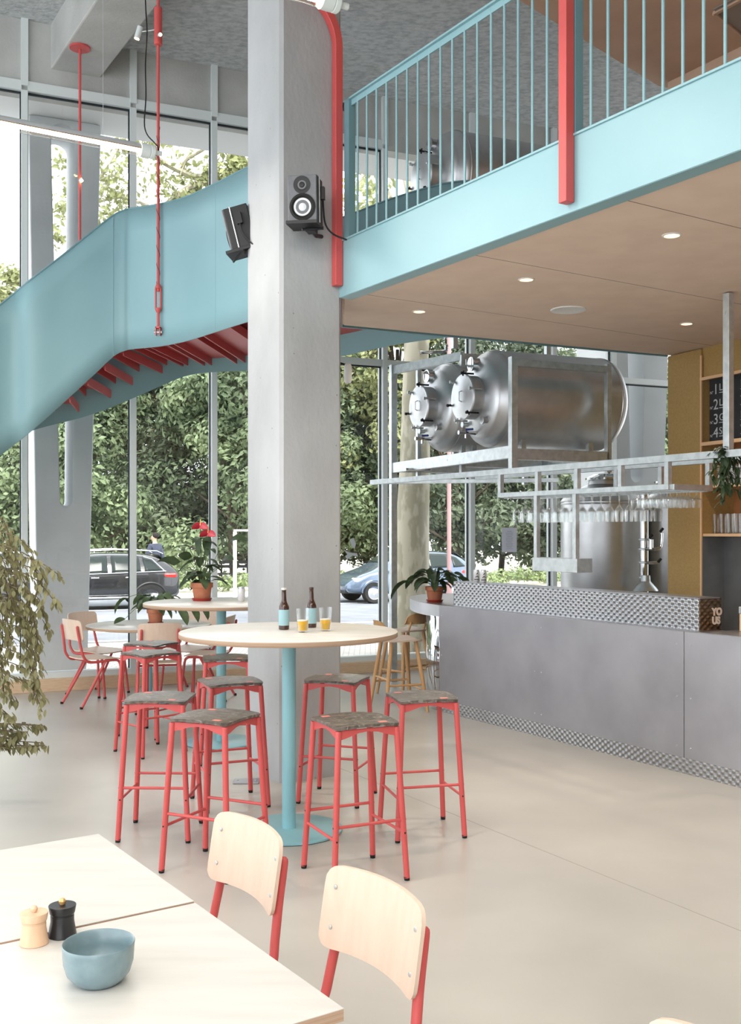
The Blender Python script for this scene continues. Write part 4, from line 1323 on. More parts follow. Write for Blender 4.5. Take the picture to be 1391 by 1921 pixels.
for y_ in (955, 1012, 1030, 1055, 1083):
    q_ = P(1209, y_, 10.95)
    r_ = MB(); r_.lathe([(0.045, -0.012), (0.06, -0.008), (0.06, 0.008), (0.045, 0.012)], q_, 20); link_mesh('pipe_clamp', r_, M['galv'], pipe, world=True)
r_ = MB(); r_.tube(spline([P(1211, 1030, 10.9), P(1230, 1030, 10.85), P(1240, 1025, 10.85), P(1242, 1000, 10.85)], 5), 0.016, 10); r_.tube([P(1212, 1056, 10.88), P(1236, 1055, 10.85)], 0.016, 10); r_.tube([P(1222, 1030, 10.85), P(1222, 1012, 10.85)], 0.022, 10)
link_mesh('side_pipe', r_, M['mirror'], pipe, world=True)
for px_, y_ in ((1242, 998), (1238, 1055), (1222, 1010)):
    r_ = MB(); r_.tube([P(px_ - 3, y_, 10.84), P(px_ + 3, y_ - 7, 10.84)], 0.014, 8); link_mesh('valve_lever', r_, M['black'], pipe, world=True)
r_ = MB(); q_ = P(1212, 1108, 10.9)
r_.lathe([(0.13, 0), (0.12, 0.02), (0.05, 0.10), (0.045, 0.16)], q_, 18); link_mesh('pipe_shroud', r_, M['galv'], pipe, world=True)

# ------------------------------------------------------------------ bar stools (red)
def slate_mat():
    m = mat('recycled_seat', (78, 70, 64), rough=0.34, rgb2=(116, 108, 100), nscale=26, ndetail=9, ramp=(0.35, 0.62), bump=0.15, bscale=60, stretch=(1, 2.2, 1))
    n, l = m.node_tree.nodes, m.node_tree.links
    b = n['Principled BSDF']
    tc = n.new('ShaderNodeTexCoord')
    vo = n.new('ShaderNodeTexNoise'); vo.inputs['Scale'].default_value = 16; vo.inputs['Detail'].default_value = 3; vo.inputs['Distortion'].default_value = 2.2
    oi = n.new('ShaderNodeObjectInfo')
    ad = n.new('ShaderNodeVectorMath'); ad.operation = 'ADD'
    l.new(tc.outputs['Object'], ad.inputs[0]); l.new(oi.outputs['Location'], ad.inputs[1])
    l.new(ad.outputs[0], vo.inputs['Vector'])
    cr = n.new('ShaderNodeValToRGB')
    cr.color_ramp.elements[0].position = 0.60; cr.color_ramp.elements[0].color = (0, 0, 0, 1)
    cr.color_ramp.elements[1].position = 0.66; cr.color_ramp.elements[1].color = (1, 1, 1, 1)
    l.new(vo.outputs['Fac'], cr.inputs['Fac'])
    mx = n.new('ShaderNodeMixRGB'); src = b.inputs['Base Color'].links[0].from_socket
    l.new(cr.outputs[0], mx.inputs['Fac']); l.new(src, mx.inputs[1]); mx.inputs[2].default_value = lin((142, 136, 128))
    l.new(mx.outputs[0], b.inputs['Base Color'])
    return m
M['slate'] = slate_mat()
M['pink'] = mat('pink_tab', (236, 140, 128), rough=0.5)
def make_stool(label, loc, rot):
    o = thing('bar_stool', label, 'bar stool', loc, rot, None)
    SH = 0.735
    T, B = 0.150, 0.187
    legs = {}
    for sx in (-1, 1):
        for sy in (-1, 1):
            b = MB(); b.tube([(sx * T, sy * T, SH - 0.012), (sx * B, sy * B, 0.012)], 0.0145, 14)
            lg = link_mesh('leg', b, M['red'], o)
            b = MB(); b.tube([(sx * (B - 0.0006), sy * (B - 0.0006), 0.018), (sx * (B + 0.0005), sy * (B + 0.0005), 0.0)], [0.0148, 0.013], 14)
            link_mesh('foot_cap', b, M['rubber'], lg)
    def at(sx, sy, z):
        k = T + (B - T) * (SH - z) / SH
        return Vector((sx * k, sy * k, z))
    for a_, b_, z in (((-1, -1), (1, -1), 0.285), ((-1, 1), (1, 1), 0.285), ((-1, -1), (-1, 1), 0.225), ((1, -1), (1, 1), 0.225)):
        b = MB(); b.tube([at(*a_, z), at(*b_, z)], 0.0075, 10); link_mesh('footrest_bar', b, M['red'], o)
        for e, f in ((a_, b_), (b_, a_)):
            q_ = at(*e, z); dd = (q_ - at(*f, z)).normalized()
            b = MB(); b.lathe([(0, 0.0155), (0.0045, 0.015), (0.0045, 0.0)], q_, 8, axis=dd); link_mesh('bolt', b, M['black'], o)
    # arched aprons
    for ax_, sgn in (('x', -1), ('x', 1), ('y', -1), ('y', 1)):
        poly = [(-T, SH - 0.055), (-T * 0.75, SH - 0.047), (-T * 0.35, SH - 0.028), (0, SH - 0.022), (T * 0.35, SH - 0.028), (T * 0.75, SH - 0.047), (T, SH - 0.055), (T, SH - 0.008), (-T, SH - 0.008)]
        b = MB()
        if ax_ == 'x':
            b.slab(poly, (0, sgn * T + 0.003, 0), (1, 0, 0), (0, 0, 1), 0.006)
        else:
            b.slab(poly, (sgn * T - 0.003, 0, 0), (0, 1, 0), (0, 0, 1), 0.006)
        link_mesh('apron', b, M['red'], o, smooth=False)
    # seat: rounded, slightly dished, downturned corners
    b = MB()
    n_ = 14; h = 0.172
    def sz(u, v):
        r = max(abs(u), abs(v))
        return SH + 0.006 - 0.010 * (1 - abs(u)) * (1 - u * u) * 0 - 0.006 * math.cos(u * PI / 2) * math.cos(v * PI / 2) - 0.010 * (abs(u * v)) ** 2.5
    def pos(u, v):
        # superellipse outline
        k = 1 - 0.075 * (abs(u) ** 6) * (abs(v) ** 6)
        bow = 1.0 - 0.03 * (1 - v * v) * 0
        return (u * h * k, v * h * k)
    top = {}; botm = {}
    for i in range(n_ + 1):
        for j in range(n_ + 1):
            u, v = -1 + 2 * i / n_, -1 + 2 * j / n_
            x_, y_ = pos(u, v); z_ = sz(u, v)
            top[i, j] = len(b.v); b.v.append(Vector((x_, y_, z_ + 0.008)))
            botm[i, j] = len(b.v); b.v.append(Vector((x_ * 0.985, y_ * 0.985, z_ - 0.006)))
    for i in range(n_):
        for j in range(n_):
            b.f.append((top[i, j], top[i + 1, j], top[i + 1, j + 1], top[i, j + 1]))
            b.f.append((botm[i, j], botm[i, j + 1], botm[i + 1, j + 1], botm[i + 1, j]))
    for i in range(n_):
        b.f.append((top[i, 0], botm[i, 0], botm[i + 1, 0], top[i + 1, 0]))
        b.f.append((top[i + 1, n_], botm[i + 1, n_], botm[i, n_], top[i, n_]))
        b.f.append((top[0, i + 1], botm[0, i + 1], botm[0, i], top[0, i]))
        b.f.append((top[n_, i], botm[n_, i], botm[n_, i + 1], top[n_, i + 1]))
    seat = link_mesh('seat', b, M['slate'], o, angle=50)
    for sx, sy in ((-0.10, 0.12), (0.09, -0.125)):
        b = MB(); z_ = sz(sx / h, sy / h) + 0.0088
        b.box((sx, sy, z_), (0.042, 0.026, 0.0012)); link_mesh('pink_tab', b, M['pink'], seat, smooth=False)
    return o
st_defs = [
    (-0.761, 5.109, -25, 'red bar stool with dark seat, front left at the near round table'),
    (-0.077, 5.00, 25.5, 'red bar stool with dark seat, front right at the near round table'),
    (0.28, 5.73, 14, 'red bar stool farthest right, standing out towards the metal bar'),
    (-0.205, 6.43, -17, 'red bar stool at the right foot of the concrete column'),
    (-1.149, 5.695, -1.5, 'red bar stool left of the near round table, pale grey seat top'),
    (-0.857, 6.325, 23, 'red bar stool just left of the concrete column, between the two high tables'),
    (-1.04, 7.52, 8, 'red bar stool partly hidden behind the left edge of the column'),
    (-1.653, 7.805, 45, 'red bar stool at the left of the far high table, nearer of the close pair'),
    (-1.79, 8.48, -25, 'red bar stool at the left of the far high table, farther of the close pair'),
]
s0 = None
for x_, y_, r_, lab in st_defs:
    if s0 is None:
        s0 = make_stool(lab, (x_, y_, 0), math.radians(r_)); s0['group'] = 'red bar stools around the high tables'
    else:
        dup(s0, (x_, y_, 0), math.radians(r_), lab, 'red bar stools around the high tables')

# ------------------------------------------------------------------ round tables
def round_table(x, y, H, R, lab, base_r=0.295, pole=0.038, lipw=0.028):
    o = thing('round_table', lab, 'table', (x, y, 0))
    b = MB(); b.lathe([(0, H), (R - 0.002, H), (R, H - 0.002)], n=96); b.lathe([(0, H - 0.001), (R * 0.5, H - 0.001)], n=96) if False else None
    link_mesh('tabletop', b, M['birch'], o, angle=60)
    b = MB(); b.lathe([(R, H - 0.002), (R, H - lipw + 0.002), (R - 0.003, H - lipw), (0, H - lipw)], n=96); link_mesh('table_edge', b, M['ply_edge'], o, angle=60)
    b = MB(); b.tube([(0, 0, 0.012), (0, 0, H - lipw)], pole, 28); link_mesh('pole', b, M['table_blue'], o)
    b = MB(); b.lathe([(0, 0.004), (base_r, 0.004), (base_r, 0.014), (base_r - 0.003, 0.016), (0, 0.017)], n=64); link_mesh('base_plate', b, M['table_blue'], o)
    b = MB(); b.lathe([(0, 0.0), (base_r - 0.004, 0.0), (base_r - 0.004, 0.004)], n=64); link_mesh('base_pad', b, M['rubber'], o)
    b = MB(); b.box((0, 0, H - lipw - 0.004), (0.5, 0.06, 0.008)); b.box((0, 0, H - lipw - 0.004), (0.06, 0.5, 0.008)); link_mesh('top_bracket', b, M['table_blue'], o, smooth=False)
    return o
round_table((542.5 - CX) / F_PX * 5.73, 5.73, 1.10, 0.60, 'near high round table with pale top and blue pole, in front of the column')
round_table((415.5 - CX) / F_PX * 8.135, 8.135, 1.10, 0.60, 'far high round table with pale top, left of the column, carrying the red flower pot', base_r=0.28)
LT = Vector((-2.163, 10.15, 0))
round_table(LT.x, LT.y, 0.75, 0.60, 'low round table by the windows with school chairs round it', base_r=0.28, pole=0.03)

# ------------------------------------------------------------------ school chairs
def make_chair(label, loc, rot):
    """front = +Y"""
    o = thing('school_chair', label, 'chair', loc, rot)
    r = 0.0125
    hw = 0.185
    for s_ in (-1, 1):
        x = s_ * hw
        pts = spline([(x * 0.885, -0.248, 0.772), (x * 0.89, -0.242, 0.73), (x * 0.91, -0.228, 0.65), (x * 0.96, -0.212, 0.56), (x, -0.200, 0.50), (x, -0.165, 0.445), (x, -0.12, 0.425), (x, 0.0, 0.425), (x, 0.12, 0.43), (x, 0.165, 0.418), (x, 0.185, 0.38), (x * 1.04, 0.20, 0.25), (x * 1.12, 0.225, 0.0)], 5)
        b = MB(); b.tube(pts, [r * 0.45, r * 0.85, r * 0.98] + [r] * (len(pts) - 3), 12); link_mesh('side_frame', b, M['red'], o)
        b = MB(); b.tube([(x, 0.03, 0.425), (x * 1.03, -0.06, 0.27), (x * 1.12, -0.225, 0.0)], r, 12); link_mesh('rear_leg', b, M['red'], o)
        for yy in (0.225, -0.225):
            b = MB(); b.lathe([(0.0145, 0.0), (0.0150, 0.012), (0.0135, 0.02)], (x * 1.12, yy, 0), 12); link_mesh('foot_cap', b, M['rubber'], o)
    for yy in (-0.10, 0.12):
        b = MB(); b.tube([(-hw, yy, 0.425), (hw, yy, 0.425)], 0.010, 10); link_mesh('cross_bar', b, M['red'], o)
    # seat
    b = MB(); n_ = 12
    T = {}; Bt = {}
    for i in range(n_ + 1):
        for j in range(n_ + 1):
            u, v = -1 + 2 * i / n_, -1 + 2 * j / n_
            k = 1 - 0.09 * (abs(u) ** 6) * (abs(v) ** 6)
            w_ = 0.195 + 0.01 * v
            z_ = 0.447 + 0.008 * u * u - 0.012 * max(0, v) ** 3 + 0.010 * max(0, -v) ** 2
            T[i, j] = len(b.v); b.v.append(Vector((u * w_ * k, v * 0.195 * k + 0.01, z_)))
            Bt[i, j] = len(b.v); b.v.append(Vector((u * w_ * k, v * 0.195 * k + 0.01, z_ - 0.010)))
    for i in range(n_):
        for j in range(n_):
            b.f.append((T[i, j], T[i + 1, j], T[i + 1, j + 1], T[i, j + 1])); b.f.append((Bt[i, j], Bt[i, j + 1], Bt[i + 1, j + 1], Bt[i + 1, j]))
        b.f.append((T[i, 0], Bt[i, 0], Bt[i + 1, 0], T[i + 1, 0])); b.f.append((T[i + 1, n_], Bt[i + 1, n_], Bt[i, n_], T[i, n_]))
        b.f.append((T[0, i + 1], Bt[0, i + 1], Bt[0, i], T[0, i])); b.f.append((T[n_, i], Bt[n_, i], Bt[n_, i + 1], T[n_, i + 1]))
    link_mesh('seat', b, M['beech'], o, angle=50)
    # backrest: rounded rectangle curved in plan, concave towards the sitter
    b = MB()
    W_, H_ = 0.198, 0.098
    zc_, ty = 0.722, 0.16
    rc = 0.035
    nx, nz = 20, 8
    F_, G_ = {}, {}
    for i in range(nx + 1):
        for j in range(nz + 1):
            u, v = -1 + 2 * i / nx, -1 + 2 * j / nz
            x = u * W_; zz = v * H_
            # pull corners in to round them
            ex, ez = abs(x) - (W_ - rc), abs(zz) - (H_ - rc)
            if ex > 0 and ez > 0:
                mxx = max(ex, ez); L_ = math.hypot(ex, ez)
                kx = mxx / L_ if L_ > 0 else 1
                x = math.copysign(W_ - rc + ex * kx, x); zz = math.copysign(H_ - rc + ez * kx, zz)
            bow = 0.038 * (x / W_) ** 2
            arch = 0.008 * (1 - (x / W_) ** 2)
            y = -0.245 + bow - (zz) * 0.16
            zfin = zc_ + zz + arch * (1 if zz > 0 else 1)
            F_[i, j] = len(b.v); b.v.append(Vector((x, y + 0.005, zfin)))
            G_[i, j] = len(b.v); b.v.append(Vector((x, y - 0.006, zfin)))
    for i in range(nx):
        for j in range(nz):
            b.f.append((F_[i, j], F_[i, j + 1], F_[i + 1, j + 1], F_[i + 1, j])); b.f.append((G_[i, j], G_[i + 1, j], G_[i + 1, j + 1], G_[i, j + 1]))
    for i in range(nx):
        b.f.append((F_[i, 0], F_[i + 1, 0], G_[i + 1, 0], G_[i, 0])); b.f.append((F_[i + 1, nz], F_[i, nz], G_[i, nz], G_[i + 1, nz]))
    for j in range(nz):
        b.f.append((F_[0, j + 1], F_[0, j], G_[0, j], G_[0, j + 1])); b.f.append((F_[nx, j], F_[nx, j + 1], G_[nx, j + 1], G_[nx, j]))
    bk = link_mesh('backrest', b, M['beech'], o, angle=50)
    for s_ in (-1, 1):
        for zz in (-0.05, 0.045):
            x = s_ * 0.165
            y = -0.245 + 0.038 * (x / W_) ** 2 - zz * 0.16 + 0.005
            b = MB(); b.lathe([(0.006, 0), (0.0055, 0.002), (0.0, 0.0035)], (x, y, zc_ + zz + 0.005), 12, axis=(0, 1, 0)); link_mesh('rivet', b, M['galv'], bk)
    return o
def chair_from_back(bx, by, fx, fy, label, group, first=[None]):
    f = Vector((fx, fy, 0)).normalized()
    o_ = Vector((bx, by, 0)) + f * 0.225
    rot = math.atan2(-f.x, f.y)
    if first[0] is None:
        first[0] = make_chair(label, o_, rot); first[0]['group'] = group
        return first[0]
    return dup(first[0], o_, rot, label, group)
g_near = 'school chairs along the square tables'
chair_from_back(-0.342, 2.91, -0.83, -0.56, 'school chair with pale curved back, left of the two foreground chairs', g_near)
chair_from_back(0.010, 2.415, -0.83, -0.56, 'school chair with pale curved back in the foreground at the table corner', g_near)
chair_from_back(0.584, 1.61, -0.83, -0.56, 'school chair whose pale back tip shows at the bottom right corner', g_near)
g_far = 'school chairs around the low round table'
chair_from_back(-2.83, 9.83, 0.75, 0.66, 'school chair at the left of the low round table, seen from the side', g_far)
chair_from_back(-2.98, 10.72, 0.86, -0.5, 'school chair at the back left of the low table, against the window', g_far)
chair_from_back(-1.91, 9.42, -0.25, 1.0, 'school chair with its back to us in front of the low round table', g_far)
chair_from_back(-1.77, 10.98, -0.45, -0.9, 'school chair behind the low round table near the window mullion', g_far)
chair_from_back(-1.39, 10.3, -0.97, 0.1, 'school chair at the right of the low round table behind the blue pole', g_far)

# ------------------------------------------------------------------ foreground square tables
TZ = 0.75
c1_ = onz(645.3, 1891.4, TZ); c2_ = onz(365.4, 1692.8, TZ); c3_ = onz(185, 1565.5, TZ)
e1 = (c3_ - c1_).normalized(); e2 = Vector((-e1.y, e1.x, 0))   # e2 points left
def square_table(ca, cb, lab, z=TZ, wdt=0.75):
    o = thing('square_table', lab, 'table', ((ca + cb) / 2 + e2 * wdt / 2)[:2] + (0,) if False else Vector((((ca + cb) / 2 + e2 * wdt / 2).x, ((ca + cb) / 2 + e2 * wdt / 2).y, 0)))
    poly = [tuple(q_[:2]) for q_ in (ca, cb, cb + e2 * wdt, ca + e2 * wdt)]
    b = MB(); b.prism(poly, z - 0.0015, z); link_mesh('tabletop', b, M['birch'], o, world=True, smooth=False)
    b = MB(); b.prism(poly, z - 0.024, z - 0.0015); link_mesh('table_edge', b, M['ply_edge'], o, world=True, smooth=False)
    L_ = (cb - ca).length
    for ta in (0.06, L_ - 0.06):
        for tb_ in (0.07, wdt - 0.07):
            q_ = ca + (cb - ca).normalized() * ta + e2 * tb_
            b = MB(); b.tube([Vector((q_.x, q_.y, z - 0.024)), Vector((q_.x, q_.y, 0))], 0.016, 12); link_mesh('leg', b, M['red'], o, world=True)
    for tb_ in (0.07, wdt - 0.07):
        a_ = ca + e2 * tb_; b_ = cb + e2 * tb_; dd = (b_ - a_).normalized()
        b = MB(); b.bar(Vector((a_.x, a_.y, z - 0.045)) + dd * 0.06, Vector((b_.x, b_.y, z - 0.045)) - dd * 0.06, 0.02, 0.03); link_mesh('frame_rail', b, M['red'], o, world=True, smooth=False)
    return o
square_table(c1_ , c2_ - e1 * 0.004, 'square birch table nearest the camera, carrying the blue bowl')
square_table(c2_ + e1 * 0.004, c3_, 'square birch table behind the seam, past the two mills', z=TZ + 0.002)
# bowl
M['bowl'] = mat('blue_glaze', (116, 138, 145), rough=0.25, rgb2=(127, 149, 155), nscale=30, ndetail=3, spec=0.6)
bc = onz(185, 1842, TZ)
bo = thing('bowl', 'blue grey glazed ceramic bowl on the near square table', 'bowl', bc + Z3 * 0.0)
b = MB(); b.lathe([(0, 0.004), (0.036, 0.004), (0.036, 0.0), (0.040, 0.0), (0.050, 0.008), (0.062, 0.022), (0.068, 0.042), (0.070, 0.070), (0.071, 0.078), (0.0695, 0.080), (0.067, 0.078), (0.065, 0.050), (0.058, 0.026), (0.042, 0.014), (0, 0.011)], n=56)
link_mesh('bowl_wall', b, M['bowl'], bo, angle=80)
M['nut'] = mat('nut', (206, 176, 140), rough=0.6, rgb2=(150, 140, 128), nscale=40)
for k, (dx, dy, hh, r_) in enumerate(((0.006, -0.004, 0.026, 0.013), (-0.016, 0.008, 0.023, 0.011), (0.022, 0.012, 0.023, 0.010), (0.012, -0.024, 0.024, 0.010))):
    b = MB(); b.lathe([(0, -r_ * 0.8), (r_ * 0.7, -r_ * 0.5), (r_, 0), (r_ * 0.75, r_ * 0.6), (0, r_ * 0.95)], bc + Vector((dx, dy, hh)), 12)
    tag(link_mesh('nut', b, M['nut'], world=True), 'small beige nut in the blue bowl, the %s one' % ('middle', 'left', 'right', 'nearest')[k], 'nut', 'nuts in the bowl')
# mills
def mill(px, py, wood, knob, lab):
    o = thing('pepper_mill', lab, 'mill', onz(px, py, TZ))
    b = MB(); b.lathe([(0, 0), (0.0295, 0), (0.031, 0.002), (0.028, 0.018), (0.0255, 0.034), (0.0255, 0.046), (0.0, 0.046)], n=36); link_mesh('mill_body', b, wood, o)
    b = MB(); b.lathe([(0, 0.046), (0.0245, 0.046), (0.0245, 0.049), (0.027, 0.051), (0.030, 0.0665), (0.0295, 0.068), (0, 0.0685)], n=36); link_mesh('mill_cap', b, wood, o)
    b = MB(); b.lathe([(0, 0.068), (0.004, 0.068), (0.007, 0.072), (0.0078, 0.077), (0.005, 0.082), (0, 0.083)], n=20); link_mesh('knob', b, knob, o)
M['mill_l'] = mat('beech_mill', (226, 192, 162), rough=0.55, rgb2=(214, 178, 146), nscale=10, stretch=(3, 3, 0.6))
M['mill_b'] = mat('black_mill', (36, 36, 38), rough=0.3)
M['brass'] = mat('brass_knob', (222, 172, 110), rough=0.3, metal=0.4)
mill(64, 1770, M['mill_l'], M['mill_l'], 'pale beech pepper mill on the near square table')
mill(117, 1755, M['mill_b'], M['brass'], 'black pepper mill with golden knob beside the pale one')

# ------------------------------------------------------------------ bottles and glasses on the near high table
M['amber'] = mat('amber_glass', (58, 28, 12), rough=0.08, spec=0.7, coat=0.4)
M['labelb'] = mat('bottle_label', (146, 182, 190), rough=0.5)
M['beer'] = mat('beer', (222, 168, 40), rough=0.2, spec=0.3, rgb2=(232, 186, 70), nscale=20)
M['foam'] = mat('foam', (240, 236, 226), rough=0.8)
M['capm'] = mat('crown_cap', (226, 222, 208), rough=0.35, metal=0.4)
def bottle(px, py, lab, cap):
    o = thing('beer_bottle', lab, 'bottle', onz(px, py, 1.10))
    b = MB(); b.lathe([(0, 0.002), (0.026, 0.0), (0.0295, 0.004), (0.0295, 0.118), (0.028, 0.130), (0.019, 0.150), (0.0145, 0.165), (0.0125, 0.215), (0.0135, 0.220), (0.0135, 0.228), (0.011, 0.230), (0.0, 0.229)], n=28); link_mesh('bottle_glass', b, M['amber'], o)
    b = MB(); b.lathe([(0.0300, 0.024), (0.0300, 0.112)], n=28); link_mesh('paper_label', b, M['labelb'], o)
    if cap:
        b = MB(); b.lathe([(0.0145, 0.222), (0.0150, 0.226), (0.0135, 0.233), (0, 0.234)], n=20); link_mesh('crown_cap', b, M['capm'], o)
bottle(533, 1181, 'brown beer bottle with light blue label and white cap on the near high table', True)
bottle(584.5, 1177, 'brown open beer bottle with blue label behind the two half full glasses', False)
def pint(px, py, lab):
    o = thing('beer_glass', lab, 'glass', onz(px, py, 1.10))
    b = MB(); b.lathe([(0, 0), (0.027, 0.0), (0.028, 0.006), (0.033, 0.07), (0.0365, 0.130), (0.0345, 0.130), (0.031, 0.07), (0.0258, 0.010), (0, 0.008)], n=28); link_mesh('glass_wall', b, M['thin'], o)
    b = MB(); b.lathe([(0, 0.009), (0.0255, 0.010), (0.0305, 0.062), (0, 0.062)], n=28); link_mesh('beer', b, M['beer'], o)
    b = MB(); b.lathe([(0, 0.0622), (0.0305, 0.0622), (0.0308, 0.067), (0, 0.067)], n=28); link_mesh('foam', b, M['foam'], o)
pint(568.5, 1186, 'half full beer glass between the two brown bottles')
pint(611, 1183.5, 'half full beer glass right of the open bottle')
can(onz(453, 1128, 1.10), 'white drink can on the far high table beside the column', marks=False)

# ------------------------------------------------------------------ wooden bar chairs
def wood_chair(label, loc, rot):
    o = thing('wooden_bar_chair', label, 'bar chair', loc, rot)
    SH = 0.65
    for sx in (-1, 1):
        for sy in (-1, 1):
            b = MB(); b.tube([(sx * 0.13, sy * 0.12, SH - 0.01), (sx * 0.17, sy * 0.165, SH * 0.5), (sx * 0.21, sy * 0.205, 0)], [0.018, 0.019, 0.014], 12); link_mesh('leg', b, M['oak'], o)
    for z, yy in ((0.20, 1), (0.30, -1)):
        k = (SH - z) / SH
        x = 0.13 + 0.08 * k; y = 0.12 + 0.085 * k
        b = MB(); b.tube([(-x, yy * y, z), (x, yy * y, z)], 0.010, 8); link_mesh('stretcher', b, M['oak'], o)
    for s_ in (-1, 1):
        z = 0.25; k = (SH - z) / SH; x = 0.13 + 0.08 * k; y = 0.12 + 0.085 * k
        b = MB(); b.tube([(s_ * x, -y, z), (s_ * x, y, z)], 0.010, 8); link_mesh('stretcher', b, M['oak'], o)
    b = MB(); n_ = 12; T = {}; B_ = {}
    for i in range(n_ + 1):
        for j in range(n_ + 1):
            u, v = -1 + 2 * i / n_, -1 + 2 * j / n_
            k = 1 - 0.12 * (abs(u) ** 4) * (abs(v) ** 4)
            z_ = SH + 0.022 * u * u * (0.6 + 0.4 * v) + 0.012 * max(0, -v) ** 2
            T[i, j] = len(b.v); b.v.append(Vector((u * 0.205 * k, v * 0.19 * k, z_)))
            B_[i, j] = len(b.v); b.v.append(Vector((u * 0.20 * k, v * 0.185 * k, z_ - 0.016)))
    for i in range(n_):
        for j in range(n_):
            b.f.append((T[i, j], T[i + 1, j], T[i + 1, j + 1], T[i, j + 1])); b.f.append((B_[i, j], B_[i, j + 1], B_[i + 1, j + 1], B_[i + 1, j]))
        b.f.append((T[i, 0], B_[i, 0], B_[i + 1, 0], T[i + 1, 0])); b.f.append((T[i + 1, n_], B_[i + 1, n_], B_[i, n_], T[i, n_]))
        b.f.append((T[0, i + 1], B_[0, i + 1], B_[0, i], T[0, i])); b.f.append((T[n_, i], B_[n_, i], B_[n_, i + 1], T[n_, i + 1]))
    link_mesh('seat', b, M['beech'], o, angle=50)
    for s_ in (-1, 1):
        b = MB(); b.tube([(s_ * 0.10, -0.16, SH - 0.0), (s_ * 0.095, -0.205, SH + 0.10)], 0.011, 10); link_mesh('back_spindle', b, M['oak'], o)
    b = MB()
    nx = 16
    for i in range(nx + 1):
        u = -1 + 2 * i / nx
        hgt = 0.10 * (1 - abs(u) ** 3.2) ** 0.5 + 0.012
        for y_off in (0, 0.014):
            b.v.append(Vector((u * 0.16, -0.215 + 0.05 * u * u + y_off, SH + 0.075)))
            b.v.append(Vector((u * 0.16, -0.235 + 0.05 * u * u + y_off, SH + 0.075 + hgt)))
    for i in range(nx):
        k = i * 4
        b.f += [(k, k + 1, k + 5, k + 4), (k + 2, k + 6, k + 7, k + 3), (k + 1, k + 3, k + 7, k + 5), (k, k + 4, k + 6, k + 2)]
    b.f += [(0, 2, 3, 1), (nx * 4, nx * 4 + 1, nx * 4 + 3, nx * 4 + 2)]
    link_mesh('backrest', b, M['oak'], o, angle=60)
    return o
wc = wood_chair('oak bar chair with low rounded back, nearer the round table', (0.26, 9.66, 0), math.radians(-70))
wc['group'] = 'oak bar chairs at the bar end'
dup(wc, (0.36, 10.62, 0), math.radians(38), 'oak bar chair with low rounded back, tucked behind the mirror end of the bar', 'oak bar chairs at the bar end')

# ------------------------------------------------------------------ leaves
def leaf(mb, base, d, length, width, droop=0.5, n=5, up=None, fold=0.25, heart=False, roll=0.0):
    """arched blade starting at base in direction d"""
    d = Vector(d).normalized(); base = Vector(base)
    side = d.cross(Z3)
    if side.length < 1e-3: side = Vector((1, 0, 0))
    side.normalize()
    if roll:
        side = (Matrix.Rotation(roll, 3, d) @ side).normalized()
    k0 = len(mb.v)
    p = base.copy(); cur = d.copy()
    for i in range(n + 1):
        t = i / n
        if heart:
            w = width * (1 - t) ** 0.6 * (0.55 + 1.2 * t if t < 0.35 else 0.97) if t < 1 else 0
        else:
            w = width * math.sin(PI * min(1, t * 0.92 + 0.08)) ** 0.8 if t < 1 else 0
        nrm = side.cross(cur).normalized()
        mb.v += [p - side * w / 2 + nrm * w * fold * 0.5, p.copy(), p + side * w / 2 + nrm * w * fold * 0.5]
        cur = (cur - Z3 * droop / n).normalized()
        side = (side - cur * side.dot(cur)).normalized()
        p = p + cur * length / n
    for i in range(n):
        a = k0 + i * 3
        mb.f += [(a, a + 1, a + 4, a + 3), (a + 1, a + 2, a + 5, a + 4)]

M['terra'] = mat('terracotta', (178, 110, 82), rough=0.85, rgb2=(188, 124, 94), nscale=14, bump=0.1)
M['saucer'] = mat('saucer_red', (158, 52, 44), rough=0.5)
M['soil'] = mat('soil', (58, 42, 32), rough=0.95)
M['leaf_d'] = leaf_mat('leaf_dark', (48, 64, 42), (74, 92, 60), None, 9, 0.2)
M['leaf_m'] = leaf_mat('leaf_mid', (72, 92, 60), (104, 122, 84), None, 9, 0.25)
M['spathe'] = mat('spathe_red', (182, 44, 62), rough=0.35)
M['spadix'] = mat('spadix', (236, 190, 120), rough=0.6)
def pot(o, r=0.075, h=0.13):
    b = MB(); b.lathe([(0, 0.014), (r * 0.66, 0.014), (r * 0.72, 0.02), (r * 0.88, h * 0.72), (r, h * 0.74), (r, h), (r * 0.9, h), (r * 0.86, h * 0.85)], n=36); link_mesh('pot', b, M['terra'], o, angle=40)
    b = MB(); b.lathe([(0, 0.0), (r * 0.78, 0.0), (r * 0.92, 0.02), (r * 0.88, 0.022), (r * 0.75, 0.008), (0, 0.008)], n=36); link_mesh('saucer', b, M['saucer'], o)
    b = MB(); b.lathe([(0, h * 0.88), (r * 0.87, h * 0.86)], n=24); link_mesh('soil', b, M['soil'], o)
rnd = random.Random(5)
